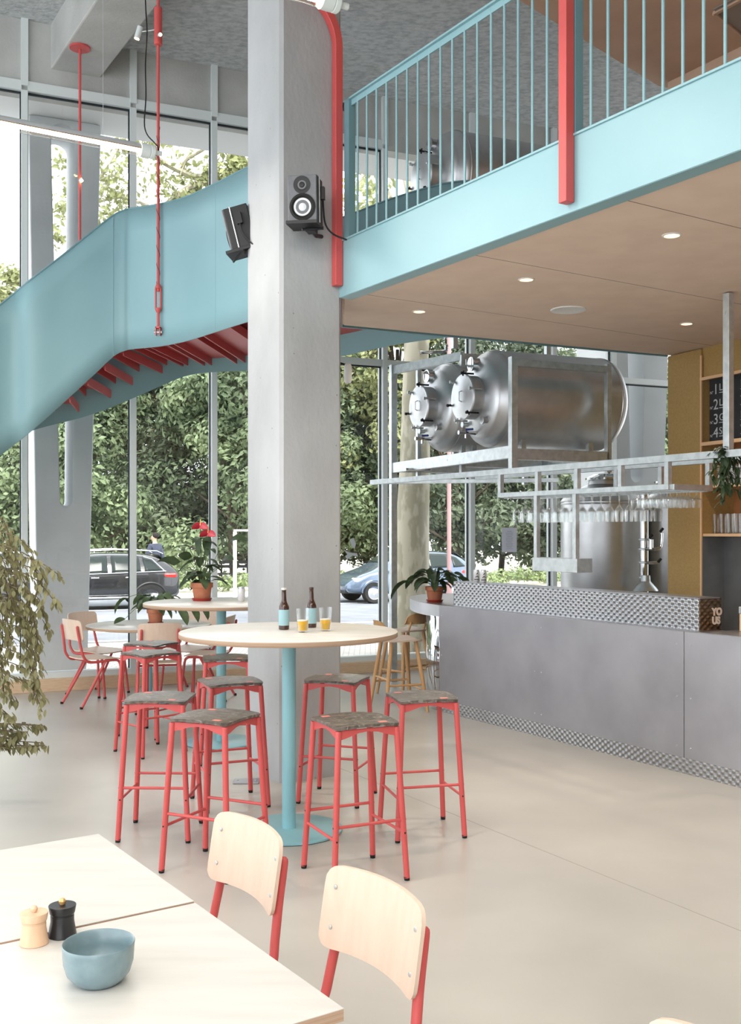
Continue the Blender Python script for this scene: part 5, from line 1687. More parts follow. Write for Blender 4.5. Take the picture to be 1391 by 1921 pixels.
# red anthurium on the far high table
A = thing('potted_anthurium', 'tall green plant with two red flowers in a terracotta pot on the far high table', 'plant', onz(379, 1127, 1.10))
pot(A, 0.088, 0.145)
b = MB(); s_ = MB()
for k in range(30):
    a = rnd.uniform(0, 2 * PI); L_ = rnd.uniform(0.05, 0.30)
    hh = rnd.uniform(0.16, 0.5) if k < 18 else rnd.uniform(0.14, 0.24)
    out = rnd.uniform(0.02, 0.13)
    tip_ = Vector((math.cos(a) * out, math.sin(a) * out, hh))
    s_.tube(spline([(math.cos(a) * 0.02, math.sin(a) * 0.02, 0.12), (math.cos(a) * out * 0.5, math.sin(a) * out * 0.5, 0.12 + (hh - 0.12) * 0.6), tip_], 3), 0.0022, 5)
    leaf(b, tip_, (math.cos(a), math.sin(a), rnd.uniform(-0.1, 0.6)), rnd.uniform(0.10, 0.17), rnd.uniform(0.08, 0.12), rnd.uniform(0.6, 1.3), 5, heart=True)
for dx, hh, L_ in ((-0.22, 0.29, 0.2), (0.17, 0.30, 0.19), (0.25, 0.47, 0.2), (-0.02, 0.50, 0.15), (0.05, 0.51, 0.16), (-0.12, 0.33, 0.14)):
    s_.tube([(0, 0, 0.12), (dx * 0.5, 0, hh * 0.8), (dx * 0.9, 0.0, hh)], 0.0022, 5)
    leaf(b, (dx * 0.9, 0, hh), (dx + 0.01, -0.2, 0.25 if abs(dx) > 0.1 else -0.8), L_, 0.12, 1.1, 6, heart=True, roll=0.7)
link_mesh('foliage', b, M['leaf_d'], A, angle=80); link_mesh('stems', s_, M['leaf_m'], A)
for dx, dz in ((-0.012, 0.60), (0.05, 0.54)):
    b = MB(); b.tube([(dx * 0.2, 0, 0.12), (dx * 0.7, 0, 0.4), (dx, 0, dz)], 0.003, 6)
    fl_ = link_mesh('flower_stem', b, M['leaf_m'], A)
    b = MB()
    for sg_ in (-1, 1):
        leaf(b, (dx, -0.01, dz), (sg_, -0.3, -0.1), 0.075, 0.085, 0.5, 5, heart=True, roll=1.1)
    link_mesh('red_spathe', b, M['spathe'], fl_, angle=80)
    b = MB(); b.tube([(dx, -0.01, dz), (dx + 0.004, -0.012, dz + 0.05)], [0.006, 0.003], 8); link_mesh('spadix', b, M['spadix'], fl_)
def peace_lily(name, label, loc, r, h, seed, nl, reach, m, longs):
    o = thing(name, label, 'plant', loc)
    pot(o, r, h)
    g = random.Random(seed); b = MB(); s_ = MB()
    for k in range(nl):
        a = g.uniform(0, 2 * PI); out = g.uniform(0.3, 1) * reach
        hh = h + g.uniform(0.02, 0.16)
        tip_ = Vector((math.cos(a) * out * 0.6, math.sin(a) * out * 0.6, hh))
        s_.tube(spline([(math.cos(a) * 0.015, math.sin(a) * 0.015, h * 0.85), (math.cos(a) * out * 0.3, math.sin(a) * out * 0.3, h + (hh - h) * 0.8), tip_], 3), 0.002, 5)
        leaf(b, tip_, (math.cos(a), math.sin(a), 0.5), g.uniform(0.13, 0.20), g.uniform(0.055, 0.08), g.uniform(1.2, 2.4), 6, roll=g.uniform(-0.8, 0.8))
    for (dx, dy, dz, L_, dr) in longs:
        tip_ = Vector((dx, dy, dz))
        s_.tube(spline([(0, 0, h * 0.85), (dx * 0.5, dy * 0.5, max(dz, h) + 0.03), tip_], 4), 0.0025, 5)
        leaf(b, tip_, (dx, dy, 0.0), L_, 0.085, dr, 6, roll=0.6)
    link_mesh('foliage', b, m, o, angle=80); link_mesh('stems', s_, M['leaf_m'], o)
    return o
peace_lily('potted_peace_lily', 'drooping leafy green plant in a terracotta pot on the low round table', onz(292, 1171, 0.75), 0.085, 0.15, 3, 40, 0.26, M['leaf_m'],
           [(-0.26, -0.1, 0.26, 0.2, 2.4), (0.24, -0.15, 0.17, 0.22, 2.2), (0.33, -0.1, 0.20, 0.22, 2.6), (-0.30, 0.0, 0.05, 0.12, 0.8), (0.42, -0.05, 0.2, 0.2, 2.6)])
pb_ = onz(816, 1129, BZ + 0.006)
peace_lily('potted_green_plant', 'green leafy plant in a red brown pot on the rounded end of the bar', pb_, 0.092, 0.15, 11, 30, 0.20, M['leaf_d'],
           [(-0.26, 0, 0.20, 0.26, 1.9), (0.22, -0.05, 0.24, 0.2, 1.8), (0.10, -0.1, 0.24, 0.2, 1.2), (-0.15, 0.05, 0.25, 0.2, 1.7), (0.2, 0.1, 0.27, 0.16, 1.0)])

# bunch of leaves hung on the canopy
hp = P(1352, 856, 7.0)
H = thing('hanging_branch', 'bunch of dark green leafy branches hung on the canopy rail near the steel post', 'plant', hp)
b = MB(); s_ = MB(); g = random.Random(8)
for k in range(10):
    dx, dy = g.uniform(-0.10, 0.12), g.uniform(-0.08, 0.05)
    end = Vector((dx, dy - 0.02, -g.uniform(0.12, 0.34)))
    pts = spline([(dx * 0.2, -0.05, 0.06), (dx * 0.6, dy - 0.04, 0.02), end], 5)
    s_.tube(pts, 0.0025, 5)
    for q_ in pts:
        for r_ in range(3):
            dd = Vector((g.uniform(-1, 1) + dx * 3, g.uniform(-1, 0.6), g.uniform(-1.2, 0.3)))
            leaf(b, q_, dd, g.uniform(0.06, 0.10), g.uniform(0.018, 0.028), 0.8, 4)
link_mesh('foliage', b, M['leaf_d'], H, angle=80); link_mesh('stems', s_, M['leaf_m'], H)

# weeping fig at the left edge
M['fig'] = leaf_mat('fig_leaf', (122, 120, 82), (160, 156, 116), (184, 178, 142), 3.0, 0.3)
M['bark'] = mat('bark', (120, 104, 84), rough=0.9, rgb2=(92, 80, 64), nscale=20)
fo = Vector((-2.62, 6.15, 0))
FG = thing('weeping_fig', 'weeping fig with fine olive leaves drooping in at the left edge', 'plant', fo)
b = MB(); b.lathe([(0, 0), (0.16, 0), (0.2, 0.30), (0.21, 0.34), (0.19, 0.34), (0.18, 0.30), (0, 0.30)], n=32); link_mesh('pot', b, M['terra'], FG)
b = MB(); b.tube(spline([(0, 0, 0.3), (0.03, 0.02, 0.8), (-0.02, 0, 1.3), (0.05, 0.0, 1.75)], 5), [0.03] * 6 + [0.022] * 10, 10); link_mesh('trunk', b, M['bark'], FG)
g = random.Random(21); b = MB(); s_ = MB()
def twig(pts):
    sp_ = spline(pts, 8)
    s_.tube(sp_, 0.003, 5)
    for i, q_ in enumerate(sp_):
        for r_ in range(g.choice((1, 1, 2))):
            t_ = (sp_[min(i + 1, len(sp_) - 1)] - sp_[max(i - 1, 0)]).normalized()
            dd = Vector((g.uniform(-1, 1), g.uniform(-1, 1), g.uniform(-1.4, -0.2))) * 0.8 + t_ * 0.5
            leaf(b, q_ + Vector((g.uniform(-.02, .02), g.uniform(-.02, .02), g.uniform(-.01, .01))), dd, g.uniform(0.04, 0.062), g.uniform(0.02, 0.028), 0.5, 3)
def ftw(*pp):
    twig([P(px, py, d) - fo for px, py, d in pp])
for k in range(22):
    d0 = g.uniform(5.9, 6.5)
    x0 = g.uniform(-60, 40); y0 = g.uniform(985, 1150)
    x1 = x0 + g.uniform(0, 34); y1 = y0 + g.uniform(60, 200)
    if y1 > 1310: y1 = 1310
    ftw((-40 + g.uniform(-30, 10), y0 - 10, 6.15), (x0 * 0.5, y0 - 15, d0), (x1, (y0 + y1) / 2, d0), (x1 + g.uniform(-6, 8), y1, d0))
ftw((-20, 1020, 6.1), (30, 1040, 6.0), (80, 1058, 6.0), (118, 1085, 6.0))
ftw((-20, 1060, 6.1), (30, 1070, 6.0), (70, 1090, 6.0), (96, 1120, 6.0), (108, 1135, 6.0))
ftw((0, 1090, 6.1), (50, 1110, 6.1), (80, 1150, 6.1), (92, 1190, 6.1))
ftw((10, 1140, 6.1), (50, 1170, 6.1), (68, 1220, 6.1), (76, 1262, 6.1))
ftw((-20, 1230, 6.1), (20, 1270, 6.1), (60, 1280, 6.1), (82, 1312, 6.1))
ftw((-20, 1200, 6.1), (5, 1250, 6.1), (20, 1300, 6.1), (28, 1318, 6.1))
ftw((-30, 1280, 6.1), (-5, 1320, 6.0), (12, 1338, 6.0), (20, 1345, 6.0))
for yy, xe in ((1362, 78), (1370, 45), (1386, 30), (1396, 84), (1402, 60)):
    for d0 in (6.2, 6.35):
        ftw((-90, yy - 30, 6.2), (-30, yy - 8, d0), (xe * 0.5, yy + g.uniform(-5, 5), d0), (xe + g.uniform(-8, 8), yy + g.uniform(-3, 6), d0))
for k in range(12):
    y0 = 1010 + 24 * k
    ftw((-30, y0 - 20, 6.1), (25, y0 - 5, 6.0), (62 + g.uniform(-14, 14), y0 + 20, 6.0), (72 + g.uniform(-20, 16), y0 + 62, 6.0))
link_mesh('foliage', b, M['fig'], FG, angle=80); link_mesh('branches', s_, M['bark'], FG)
# ------------------------------------------------------------------ things stuck on the windows
M['paper'] = mat('paper', (214, 216, 228), rough=0.7)
M['print'] = mat('faint_print', (150, 152, 170), rough=0.7)
def onwall(px, py, off=0.055):
    O = P0 + WN * off
    t = hit(px, O, W); q_ = ip(O, W, t)
    return Vector((q_.x, q_.y, EYE - (py - HY) / F_PX * q_.y))
a_, b_, c_ = onwall(942, 990), onwall(970, 990), onwall(942, 1036)
ntc = thing('paper_notice', 'white sheet of paper with faint print taped to the window above the bar', 'paper', (a_ + c_) / 2)
cen = Vector(((a_.x + b_.x) / 2, (a_.y + b_.y) / 2, (a_.z + c_.z) / 2))
b = MB(); b.box(cen, ((b_ - a_).length, 0.002, a_.z - c_.z), (W, WN, Z3)); link_mesh('sheet', b, M['paper'], ntc, world=True, smooth=False)
b = MB()
for k in range(14):
    b.box(cen - WN * 0.002 + Z3 * (0.11 - k * 0.017), (0.10 if k % 4 else 0.07, 0.0006, 0.004), (W, WN, Z3))
link_mesh('printed_lines', b, M['print'], ntc, world=True, smooth=False)
b = MB()
for pts in ([(656, 1012), (664, 1009), (668, 1020), (666, 1030), (660, 1024)], [(645, 1031), (655, 1036), (670, 1038), (672, 1044), (662, 1042), (652, 1050), (648, 1044), (652, 1040)]):
    k = len(b.v)
    qq = [onwall(px, py, 0.062) for px, py in pts]
    b.v += qq; b.f.append(tuple(range(k, k + len(qq))))
M['frost'] = mat('frosted_film', (196, 204, 208), rough=0.7)
tag(link_mesh('window_decal', b, M['frost'], world=True, smooth=False), 'pale frosted logo decal on the window right of the column', 'decal')

# ------------------------------------------------------------------ outside ground
GZ = -0.30
def wq(s, o):
    return ip(P0, W, s) + WN * o
M['cobble'] = mat('pavers', (196, 192, 184), rough=0.8, rgb2=(168, 164, 158), nscale=9, ndetail=4, bump=0.5, bscale=14)
def brick(m, sc=3.0):
    n, l = m.node_tree.nodes, m.node_tree.links
    b_ = n['Principled BSDF']
    tc = n.new('ShaderNodeTexCoord'); br = n.new('ShaderNodeTexBrick')
    br.inputs['Scale'].default_value = sc; br.inputs['Color1'].default_value = lin((200, 196, 190)); br.inputs['Color2'].default_value = lin((176, 172, 166)); br.inputs['Mortar'].default_value = lin((128, 124, 118))
    br.inputs['Mortar Size'].default_value = 0.02
    l.new(tc.outputs['Object'], br.inputs['Vector']); l.new(br.outputs['Color'], b_.inputs['Base Color'])
brick(M['cobble'])
M['asphalt'] = mat('asphalt', (112, 116, 122), rough=0.85, rgb2=(126, 130, 136), nscale=2, ndetail=8)
M['gravel'] = mat('pale_path', (206, 200, 186), rough=0.9, rgb2=(190, 184, 170), nscale=2)
def strip(name, o0, o1, z, m, s0=-40, s1=45):
    b = MB(); b.prism([tuple(wq(s0, o0)[:2]), tuple(wq(s1, o0)[:2]), tuple(wq(s1, o1)[:2]), tuple(wq(s0, o1)[:2])], z - 0.3, z)
    return struct(name, b, m, smooth=False)
strip('floor_pavement', 0.1, 6.6, GZ + 0.10, M['cobble'])
strip('floor_road', 6.6, 19.5, GZ, M['asphalt'])
strip('floor_park', 19.5, 90, GZ + 0.08, M['gravel'], -90, 95)
b = MB(); b.prism([tuple(wq(-40, 6.5)[:2]), tuple(wq(45, 6.5)[:2]), tuple(wq(45, 6.7)[:2]), tuple(wq(-40, 6.7)[:2])], GZ - 0.1, GZ + 0.12)
struct('trim_kerb', b, M['concrete'], smooth=False)
M['line'] = mat('road_line', (226, 228, 230), rough=0.7)
for k, (o_, w_) in enumerate(((7.6, 0.2), (9.4, 0.25), (15.3, 0.15))):
    b = MB(); b.prism([tuple(wq(-30, o_)[:2]), tuple(wq(35, o_)[:2]), tuple(wq(35, o_ + w_)[:2]), tuple(wq(-30, o_ + w_)[:2])], GZ, GZ + 0.004)
    struct('trim_road_line_%d' % (k + 1), b, M['line'], smooth=False)

# ------------------------------------------------------------------ exterior pilotis with long slots
M['piloti'] = mat('piloti_concrete', (208, 211, 213), rough=0.7, rgb2=(222, 225, 227), nscale=1.4, ndetail=9, bump=0.2, bscale=30)
def piloti(pxl_t, pxr_t, pxl_b, pxr_b, slot, off, depth, lab):
    """tapered slab parallel to the wall with a rounded slot; pixel columns at z=6.2 and z=0"""
    O = P0 + WN * off
    sl_t, sr_t, sl_b, sr_b = [hit(p, O, W) for p in (pxl_t, pxr_t, pxl_b, pxr_b)]
    zt, zb = 6.26, GZ + 0.1
    def edge(z):
        k = (z - zb) / (zt - zb)
        return sl_b + (sl_t - sl_b) * k, sr_b + (sr_t - sr_b) * k
    o = None
    (xt0, xt1, zt_s), (xb0, xb1, zb_s) = slot   # slot px at its top and bottom heights
    a0, a1 = hit(xt0, O, W), hit(xt1, O, W); b0, b1 = hit(xb0, O, W), hit(xb1, O, W)
    inner = []
    n = 10
    rb_ = (b1 - b0) / 2; cb = (b0 + b1) / 2; rt_ = (a1 - a0) / 2; ca = (a0 + a1) / 2
    for k in range(n + 1):
        a = PI + PI * k / n
        inner.append((cb + rb_ * math.cos(a), zb_s + rb_ + rb_ * math.sin(a)))
    for k in range(n + 1):
        a = PI * k / n
        inner.append((ca + rt_ * math.cos(a), zt_s - rt_ + rt_ * math.sin(a)))
    # outer ring matched point by point
    outer = []
    ni = len(inner)
    for i, (x, z) in enumerate(inner):
        if i <= n:
            k = i / n
            if k < 0.25: pz = zb_s + (zb - zb_s) * (k / 0.25); e = edge(pz); outer.append((e[0], pz))
            elif k <= 0.75:
                e = edge(zb); outer.append((e[0] + (e[1] - e[0]) * (k - 0.25) / 0.5, zb))
            else: pz = zb + (zb_s - zb) * ((k - 0.75) / 0.25); e = edge(pz); outer.append((e[1], pz))
        else:
            k = (i - n - 1) / n
            if k < 0.25: pz = zt_s + (zt - zt_s) * (k / 0.25); e = edge(pz); outer.append((e[1], pz))
            elif k <= 0.75:
                e = edge(zt); outer.append((e[1] + (e[0] - e[1]) * (k - 0.25) / 0.5, zt))
            else: pz = zt + (zt_s - zt) * ((k - 0.75) / 0.25); e = edge(pz); outer.append((e[0], pz))
    b = MB()
    for w_ in (0.0, depth):
        for x, z in inner: b.v.append(O + W * x + WN * w_ + Z3 * z)
        for x, z in outer: b.v.append(O + W * x + WN * w_ + Z3 * z)
    for i in range(ni):
        j = (i + 1) % ni
        b.f.append((i, ni + i, ni + j, j)); k = 2 * ni
        b.f.append((k + i, k + j, k + ni + j, k + ni + i))
        b.f.append((i, j, k + j, k + i)); b.f.append((ni + i, k + ni + i, k + ni + j, ni + j))
    o = tag(link_mesh('concrete_pillar', b, M['piloti'], world=True, angle=35, bevel=0.04, bseg=3), lab, 'pillar')
    return o
def zat(py, off, px):
    O = P0 + WN * off
    t = hit(px, O, W); y = O.y + W.y * t
    return EYE - (py - HY) / F_PX * y
PO = 0.75
piloti(53, 190, 72, 163, ((96, 140, zat(232, PO, 115)), (113, 136, zat(949, PO, 124))), PO, 0.7, 'tapered grey concrete pillar with a long slot outside the left windows')
piloti(1130, 1262, 1152, 1236, ((1172, 1214, zat(360, PO, 1190)), (1184, 1206, zat(905, PO, 1195))), PO, 0.7, 'tapered grey concrete pillar outside the window above the brewing kettles')

# ------------------------------------------------------------------ cars
M['car_k'] = mat('car_black', (26, 27, 30), rough=0.18, spec=0.6, coat=1.0)
M['car_g'] = mat('car_grey', (92, 108, 128), rough=0.2, metal=0.5, coat=1.0)
M['car_glass'] = mat('car_glass', (40, 48, 46), rough=0.12, spec=0.25)
M['chrome'] = mat('chrome', (222, 224, 226), rough=0.15, metal=1.0)
M['tail'] = mat('tail_light', (206, 40, 36), rough=0.2, spec=0.7)
M['head'] = mat('head_light', (226, 232, 236), rough=0.1, spec=0.8)
M['plate'] = mat('plate_white', (224, 226, 228), rough=0.5)
def car(label, rear, dirn, body_m, suv):
    """dirn = driving direction; rear = ground point under the rear bumper centre"""
    dirn = Vector(dirn).normalized()
    o = thing('car', label, 'car', Vector(rear), math.atan2(dirn.y, dirn.x))
    # local: x forward from rear bumper, y left
    if suv:
        L_ = 4.45
        sec = [  # x, z_low, z_belt, z_roof, hw_low, hw_belt, hw_roof
            (0.0, 0.45, 0.85, 0.85, 0.70, 0.72, 0.72), (0.06, 0.30, 0.98, 1.02, 0.82, 0.82, 0.80), (0.22, 0.28, 1.06, 1.28, 0.90, 0.88, 0.72), (0.55, 0.28, 1.07, 1.55, 0.92, 0.90, 0.64),
            (0.95, 0.27, 1.06, 1.62, 0.93, 0.91, 0.64), (1.8, 0.26, 1.03, 1.66, 0.93, 0.91, 0.65), (2.5, 0.26, 1.00, 1.62, 0.93, 0.91, 0.64), (2.85, 0.26, 0.99, 1.50, 0.93, 0.91, 0.63),
            (3.35, 0.26, 0.98, 1.08, 0.93, 0.90, 0.72), (3.6, 0.26, 0.97, 1.00, 0.92, 0.88, 0.72), (4.1, 0.27, 0.90, 0.93, 0.88, 0.84, 0.70), (4.35, 0.30, 0.78, 0.80, 0.80, 0.76, 0.64), (4.45, 0.42, 0.62, 0.62, 0.66, 0.66, 0.6)]
        wheels, wr = (0.82, 3.45), 0.36
        side_win = [[(0.50, 1.12), (0.95, 1.10), (0.98, 1.50), (0.78, 1.44)], [(1.05, 1.10), (1.78, 1.07), (1.78, 1.55), (1.08, 1.53)], [(1.88, 1.07), (2.88, 1.03), (2.62, 1.49), (1.88, 1.55)]]
    else:
        L_ = 3.95
        sec = [
            (0.0, 0.42, 0.72, 0.72, 0.66, 0.70, 0.70), (0.06, 0.28, 0.90, 0.94, 0.80, 0.80, 0.74), (0.20, 0.25, 0.98, 1.22, 0.86, 0.84, 0.66), (0.5, 0.24, 0.99, 1.43, 0.87, 0.86, 0.60),
            (1.0, 0.24, 0.98, 1.50, 0.87, 0.86, 0.61), (1.8, 0.23, 0.95, 1.50, 0.87, 0.86, 0.61), (2.3, 0.23, 0.93, 1.40, 0.87, 0.86, 0.60), (2.75, 0.23, 0.92, 1.16, 0.87, 0.85, 0.64),
            (3.1, 0.23, 0.90, 0.96, 0.86, 0.83, 0.68), (3.5, 0.24, 0.80, 0.84, 0.84, 0.80, 0.66), (3.8, 0.26, 0.66, 0.68, 0.78, 0.72, 0.6), (3.92, 0.30, 0.56, 0.56, 0.66, 0.66, 0.55), (3.95, 0.38, 0.50, 0.50, 0.58, 0.58, 0.5)]
        wheels, wr = (0.68, 3.18), 0.31
        side_win = [[(0.32, 1.04), (0.70, 1.02), (0.72, 1.36), (0.56, 1.30)], [(0.80, 1.02), (1.52, 1.0), (1.52, 1.42), (0.82, 1.40)], [(1.62, 1.0), (2.62, 0.97), (2.28, 1.32), (1.62, 1.42)]]
    b = MB(); ring = 14
    for (x, zl_, zb_, zr, hl, hb_, hr) in sec:
        pts = [(-hl * 0.8, zl_), (-hl, zl_ + 0.12), (-hl, (zl_ + zb_) / 2), (-hb_, zb_), (-(hb_ * 0.45 + hr * 0.55), zb_ + (zr - zb_) * 0.55), (-hr, zb_ + (zr - zb_) * 0.92), (-hr * 0.6, zr)]
        pts = pts + [(-y, z) for y, z in reversed(pts)]
        for y, z in pts: b.v.append(Vector((x, y, z)))
    for i in range(len(sec) - 1):
        for j in range(ring):
            b.f.append((i * ring + j, i * ring + (j + 1) % ring, (i + 1) * ring + (j + 1) % ring, (i + 1) * ring + j))
    b.f.append(tuple(range(ring))[::-1]); b.f.append(tuple((len(sec) - 1) * ring + j for j in range(ring)))
    link_mesh('car_body', b, body_m, o, angle=60, subsurf=2)
    def side_y(x, z):
        for s1_, s2_ in zip(sec, sec[1:]):
            if s1_[0] <= x <= s2_[0]:
                k = (x - s1_[0]) / (s2_[0] - s1_[0])
                v_ = [s1_[i] + (s2_[i] - s1_[i]) * k for i in range(7)]
                if z <= v_[2]: return v_[5]
                t = (z - v_[2]) / max(1e-3, v_[3] - v_[2])
                if t < 0.55: return v_[5] + ((v_[5] * 0.45 + v_[6] * 0.55) - v_[5]) * t / 0.55
                return (v_[5] * 0.45 + v_[6] * 0.55) + (v_[6] - (v_[5] * 0.45 + v_[6] * 0.55)) * min(1, (t - 0.55) / 0.37)
        return 0.8
    for sgn in (-1, 1):
        for poly in side_win:
            b = MB(); nn = 6
            k0 = 0
            for i in range(nn + 1):
                for j in range(nn + 1):
                    u, v = i / nn, j / nn
                    xa = poly[0][0] + (poly[1][0] - poly[0][0]) * u; za = poly[0][1] + (poly[1][1] - poly[0][1]) * u
                    xb = poly[3][0] + (poly[2][0] - poly[3][0]) * u; zb2 = poly[3][1] + (poly[2][1] - poly[3][1]) * u
                    x = xa + (xb - xa) * v; z = za + (zb2 - za) * v
                    b.v.append(Vector((x, sgn * (side_y(x, z) + 0.006), z)))
            for i in range(nn):
                for j in range(nn):
                    a = i * (nn + 1) + j
                    b.f.append((a, a + nn + 1, a + nn + 2, a + 1))
            link_mesh('side_window', b, M['car_glass'], o, solid=0.02)
        if suv:
            b = MB(); b.tube([(0.45, sgn * 0.66, 1.60), (0.6, sgn * 0.66, 1.68), (1.6, sgn * 0.67, 1.73), (2.6, sgn * 0.66, 1.68), (2.75, sgn * 0.66, 1.60)], 0.018, 8); link_mesh('roof_rail', b, M['chrome'], o)
            b = MB(); b.tube([(0.42, sgn * 0.905, 1.10), (1.8, sgn * 0.925, 1.055), (3.0, sgn * 0.915, 1.02)], 0.014, 6)
            b.tube([(0.98, sgn * 0.80, 1.52), (0.76, sgn * 0.80, 1.45), (0.46, sgn * 0.90, 1.11)], 0.014, 6); link_mesh('chrome_trim', b, M['chrome'], o)
            b = MB(); b.box((2.1, sgn * 0.945, 0.36), (2.2, 0.03, 0.05)); link_mesh('sill_strip', b, M['chrome'], o, smooth=False, bevel=0.01)
        for hx in ((1.35, 2.2) if suv else (1.1, 1.95)):
            b = MB(); b.box((hx, sgn * 0.93 if suv else sgn * 0.885, 0.93 if suv else 0.86), (0.2, 0.03, 0.035)); link_mesh('door_handle', b, M['chrome'] if suv else body_m, o, smooth=False, bevel=0.01)
        b = MB(); b.lathe([(0, 0), (0.09, 0.01), (0.1, 0.05), (0.08, 0.09), (0, 0.1)], (2.95 if suv else 2.65, sgn * 0.98 - 0.05, 1.05 if suv else 1.0), 12, axis=(0, 1, 0)); link_mesh('wing_mirror', b, body_m, o)
        for wx in wheels:
            b = MB(); b.lathe([(wr * 0.62, 0.0), (wr * 0.66, -0.004), (wr * 0.92, -0.006), (wr, 0.03), (wr, 0.19), (wr * 0.9, 0.22), (0, 0.22)], (wx, sgn * 0.93 if suv else sgn * 0.87, wr), 32, axis=(0, -sgn, 0)); tr_ = link_mesh('tyre', b, M['rubber'], o)
            b = MB(); b.lathe([(wr * 0.63, 0.004), (wr * 0.58, 0.03), (0.06, 0.012), (0.05, -0.002), (0, -0.002)], (wx, sgn * 0.93 if suv else sgn * 0.87, wr), 32, axis=(0, -sgn, 0)); link_mesh('wheel_rim', b, M['chrome'], tr_)
            b = MB(); b.tube([(wx + (wr + 0.05) * math.cos(a), sgn * (0.915 if suv else 0.86), wr + (wr + 0.05) * math.sin(a)) for a in [PI * k / 16 for k in range(17)]], 0.035 if suv else 0.02, 8); link_mesh('wheel_arch', b, M['black'] if suv else body_m, o)
        b = MB(); b.box((0.30, sgn * (0.83 if suv else 0.79), 0.97 if suv else 0.86), (0.34, 0.13, 0.13)); link_mesh('tail_light', b, M['tail'], o, smooth=False, bevel=0.04)
        b = MB(); b.box((L_ - 0.26 if suv else L_ - 0.38, sgn * 0.66, 0.74 if suv else 0.68), (0.34, 0.26, 0.12)); link_mesh('head_light', b, M['head'], o, smooth=False, bevel=0.04)
    # glazed ends: windscreen and rear window
    def end_glass(i, j, nm):
        s1_, s2_ = sec[i], sec[j]
        b = MB()
        def pt(s_, y, up):
            return Vector((s_[0], y, s_[3] + up))
        yy = 0.88
        sg_ = 1 if s2_[0] > s1_[0] else -1
        b.add([(s1_[0] + 0.0, -s1_[6] * yy, s1_[3] + 0.012), (s1_[0], s1_[6] * yy, s1_[3] + 0.012), (s2_[0], s2_[6] * yy, s2_[3] + 0.012), (s2_[0], -s2_[6] * yy, s2_[3] + 0.012)], [(0, 1, 2, 3)])
        link_mesh(nm, b, M['car_glass'], o, smooth=False, solid=0.02)
    end_glass(7, 8, 'windscreen') if suv else end_glass(6, 7, 'windscreen')
    end_glass(2, 3, 'rear_window')
    b = MB(); b.box((L_ + 0.005, 0, 0.5 if suv else 0.44), (0.02, 0.52, 0.11)); link_mesh('number_plate', b, M['plate'], o, smooth=False)
    b = MB(); b.box((-0.01, 0, 0.72), (0.02, 0.52, 0.11)); link_mesh('number_plate', b, M['plate'], o, smooth=False)
    b = MB(); b.box((L_ - 0.05, 0, 0.33), (0.12, 1.1, 0.09)); link_mesh('lower_grille', b, M['black'], o, smooth=False, bevel=0.02)
    return o
cR = P(327, 1000, 27.6); cR.z = GZ
cK = car('black sport utility car with chrome roof rails parked beyond the left windows', cR - WN * 0.0, -W, M['car_k'], True); cK.scale = (1, 1, 0.88)
cG = P(866, 1000, 30.6); cG.z = GZ
car('small grey blue hatchback parked beyond the pale tree trunk', cG, -W, M['car_g'], False).scale = (1, 1, 0.96)
M['car_s'] = mat('car_silver', (176, 186, 198), rough=0.2, metal=0.6, coat=1.0)
cS = P(104, 1000, 27.6); cS.z = GZ
cs_ = car('silver car partly hidden behind the weeping fig and the slotted pillar', cS, -W, M['car_s'], False)

# ------------------------------------------------------------------ person
M['skin'] = mat('skin', (206, 158, 134), rough=0.55)
M['shirt'] = mat('navy_shirt', (62, 68, 84), rough=0.85)
M['hair'] = mat('dark_hair', (34, 28, 26), rough=0.8)
M['trousers'] = mat('dark_trousers', (46, 46, 52), rough=0.85)
pp = P(291, 1000, 29.5); pp.z = GZ + 0.08
HS = 1.06
def skin_mesh(name, verts, edges, rads, m, parent, root=0, sub=2):
    me = bpy.data.meshes.new(name)
    me.from_pydata([tuple(Vector(v) * HS) for v in verts], edges, [])
    me.materials.append(m)
    o = bpy.data.objects.new(name, me); COL.objects.link(o); o.parent = parent
    sk = o.modifiers.new('skin', 'SKIN'); sk.use_smooth_shade = True
    if not me.skin_vertices:
        bpy.context.view_layer.objects.active = o
    for i, r in enumerate(rads):
        sv = me.skin_vertices[0].data[i]
        sv.radius = (r[0] * HS, r[1] * HS) if isinstance(r, tuple) else (r * HS, r * HS)
        sv.use_root = (i == root)
    sb = o.modifiers.new('sub', 'SUBSURF'); sb.levels = sub; sb.render_levels = sub
    return o
def ensure_skin(me_name=None): pass
person = thing('person', 'person in a dark blue jacket walking left beyond the black car', 'person', pp, math.radians(62))
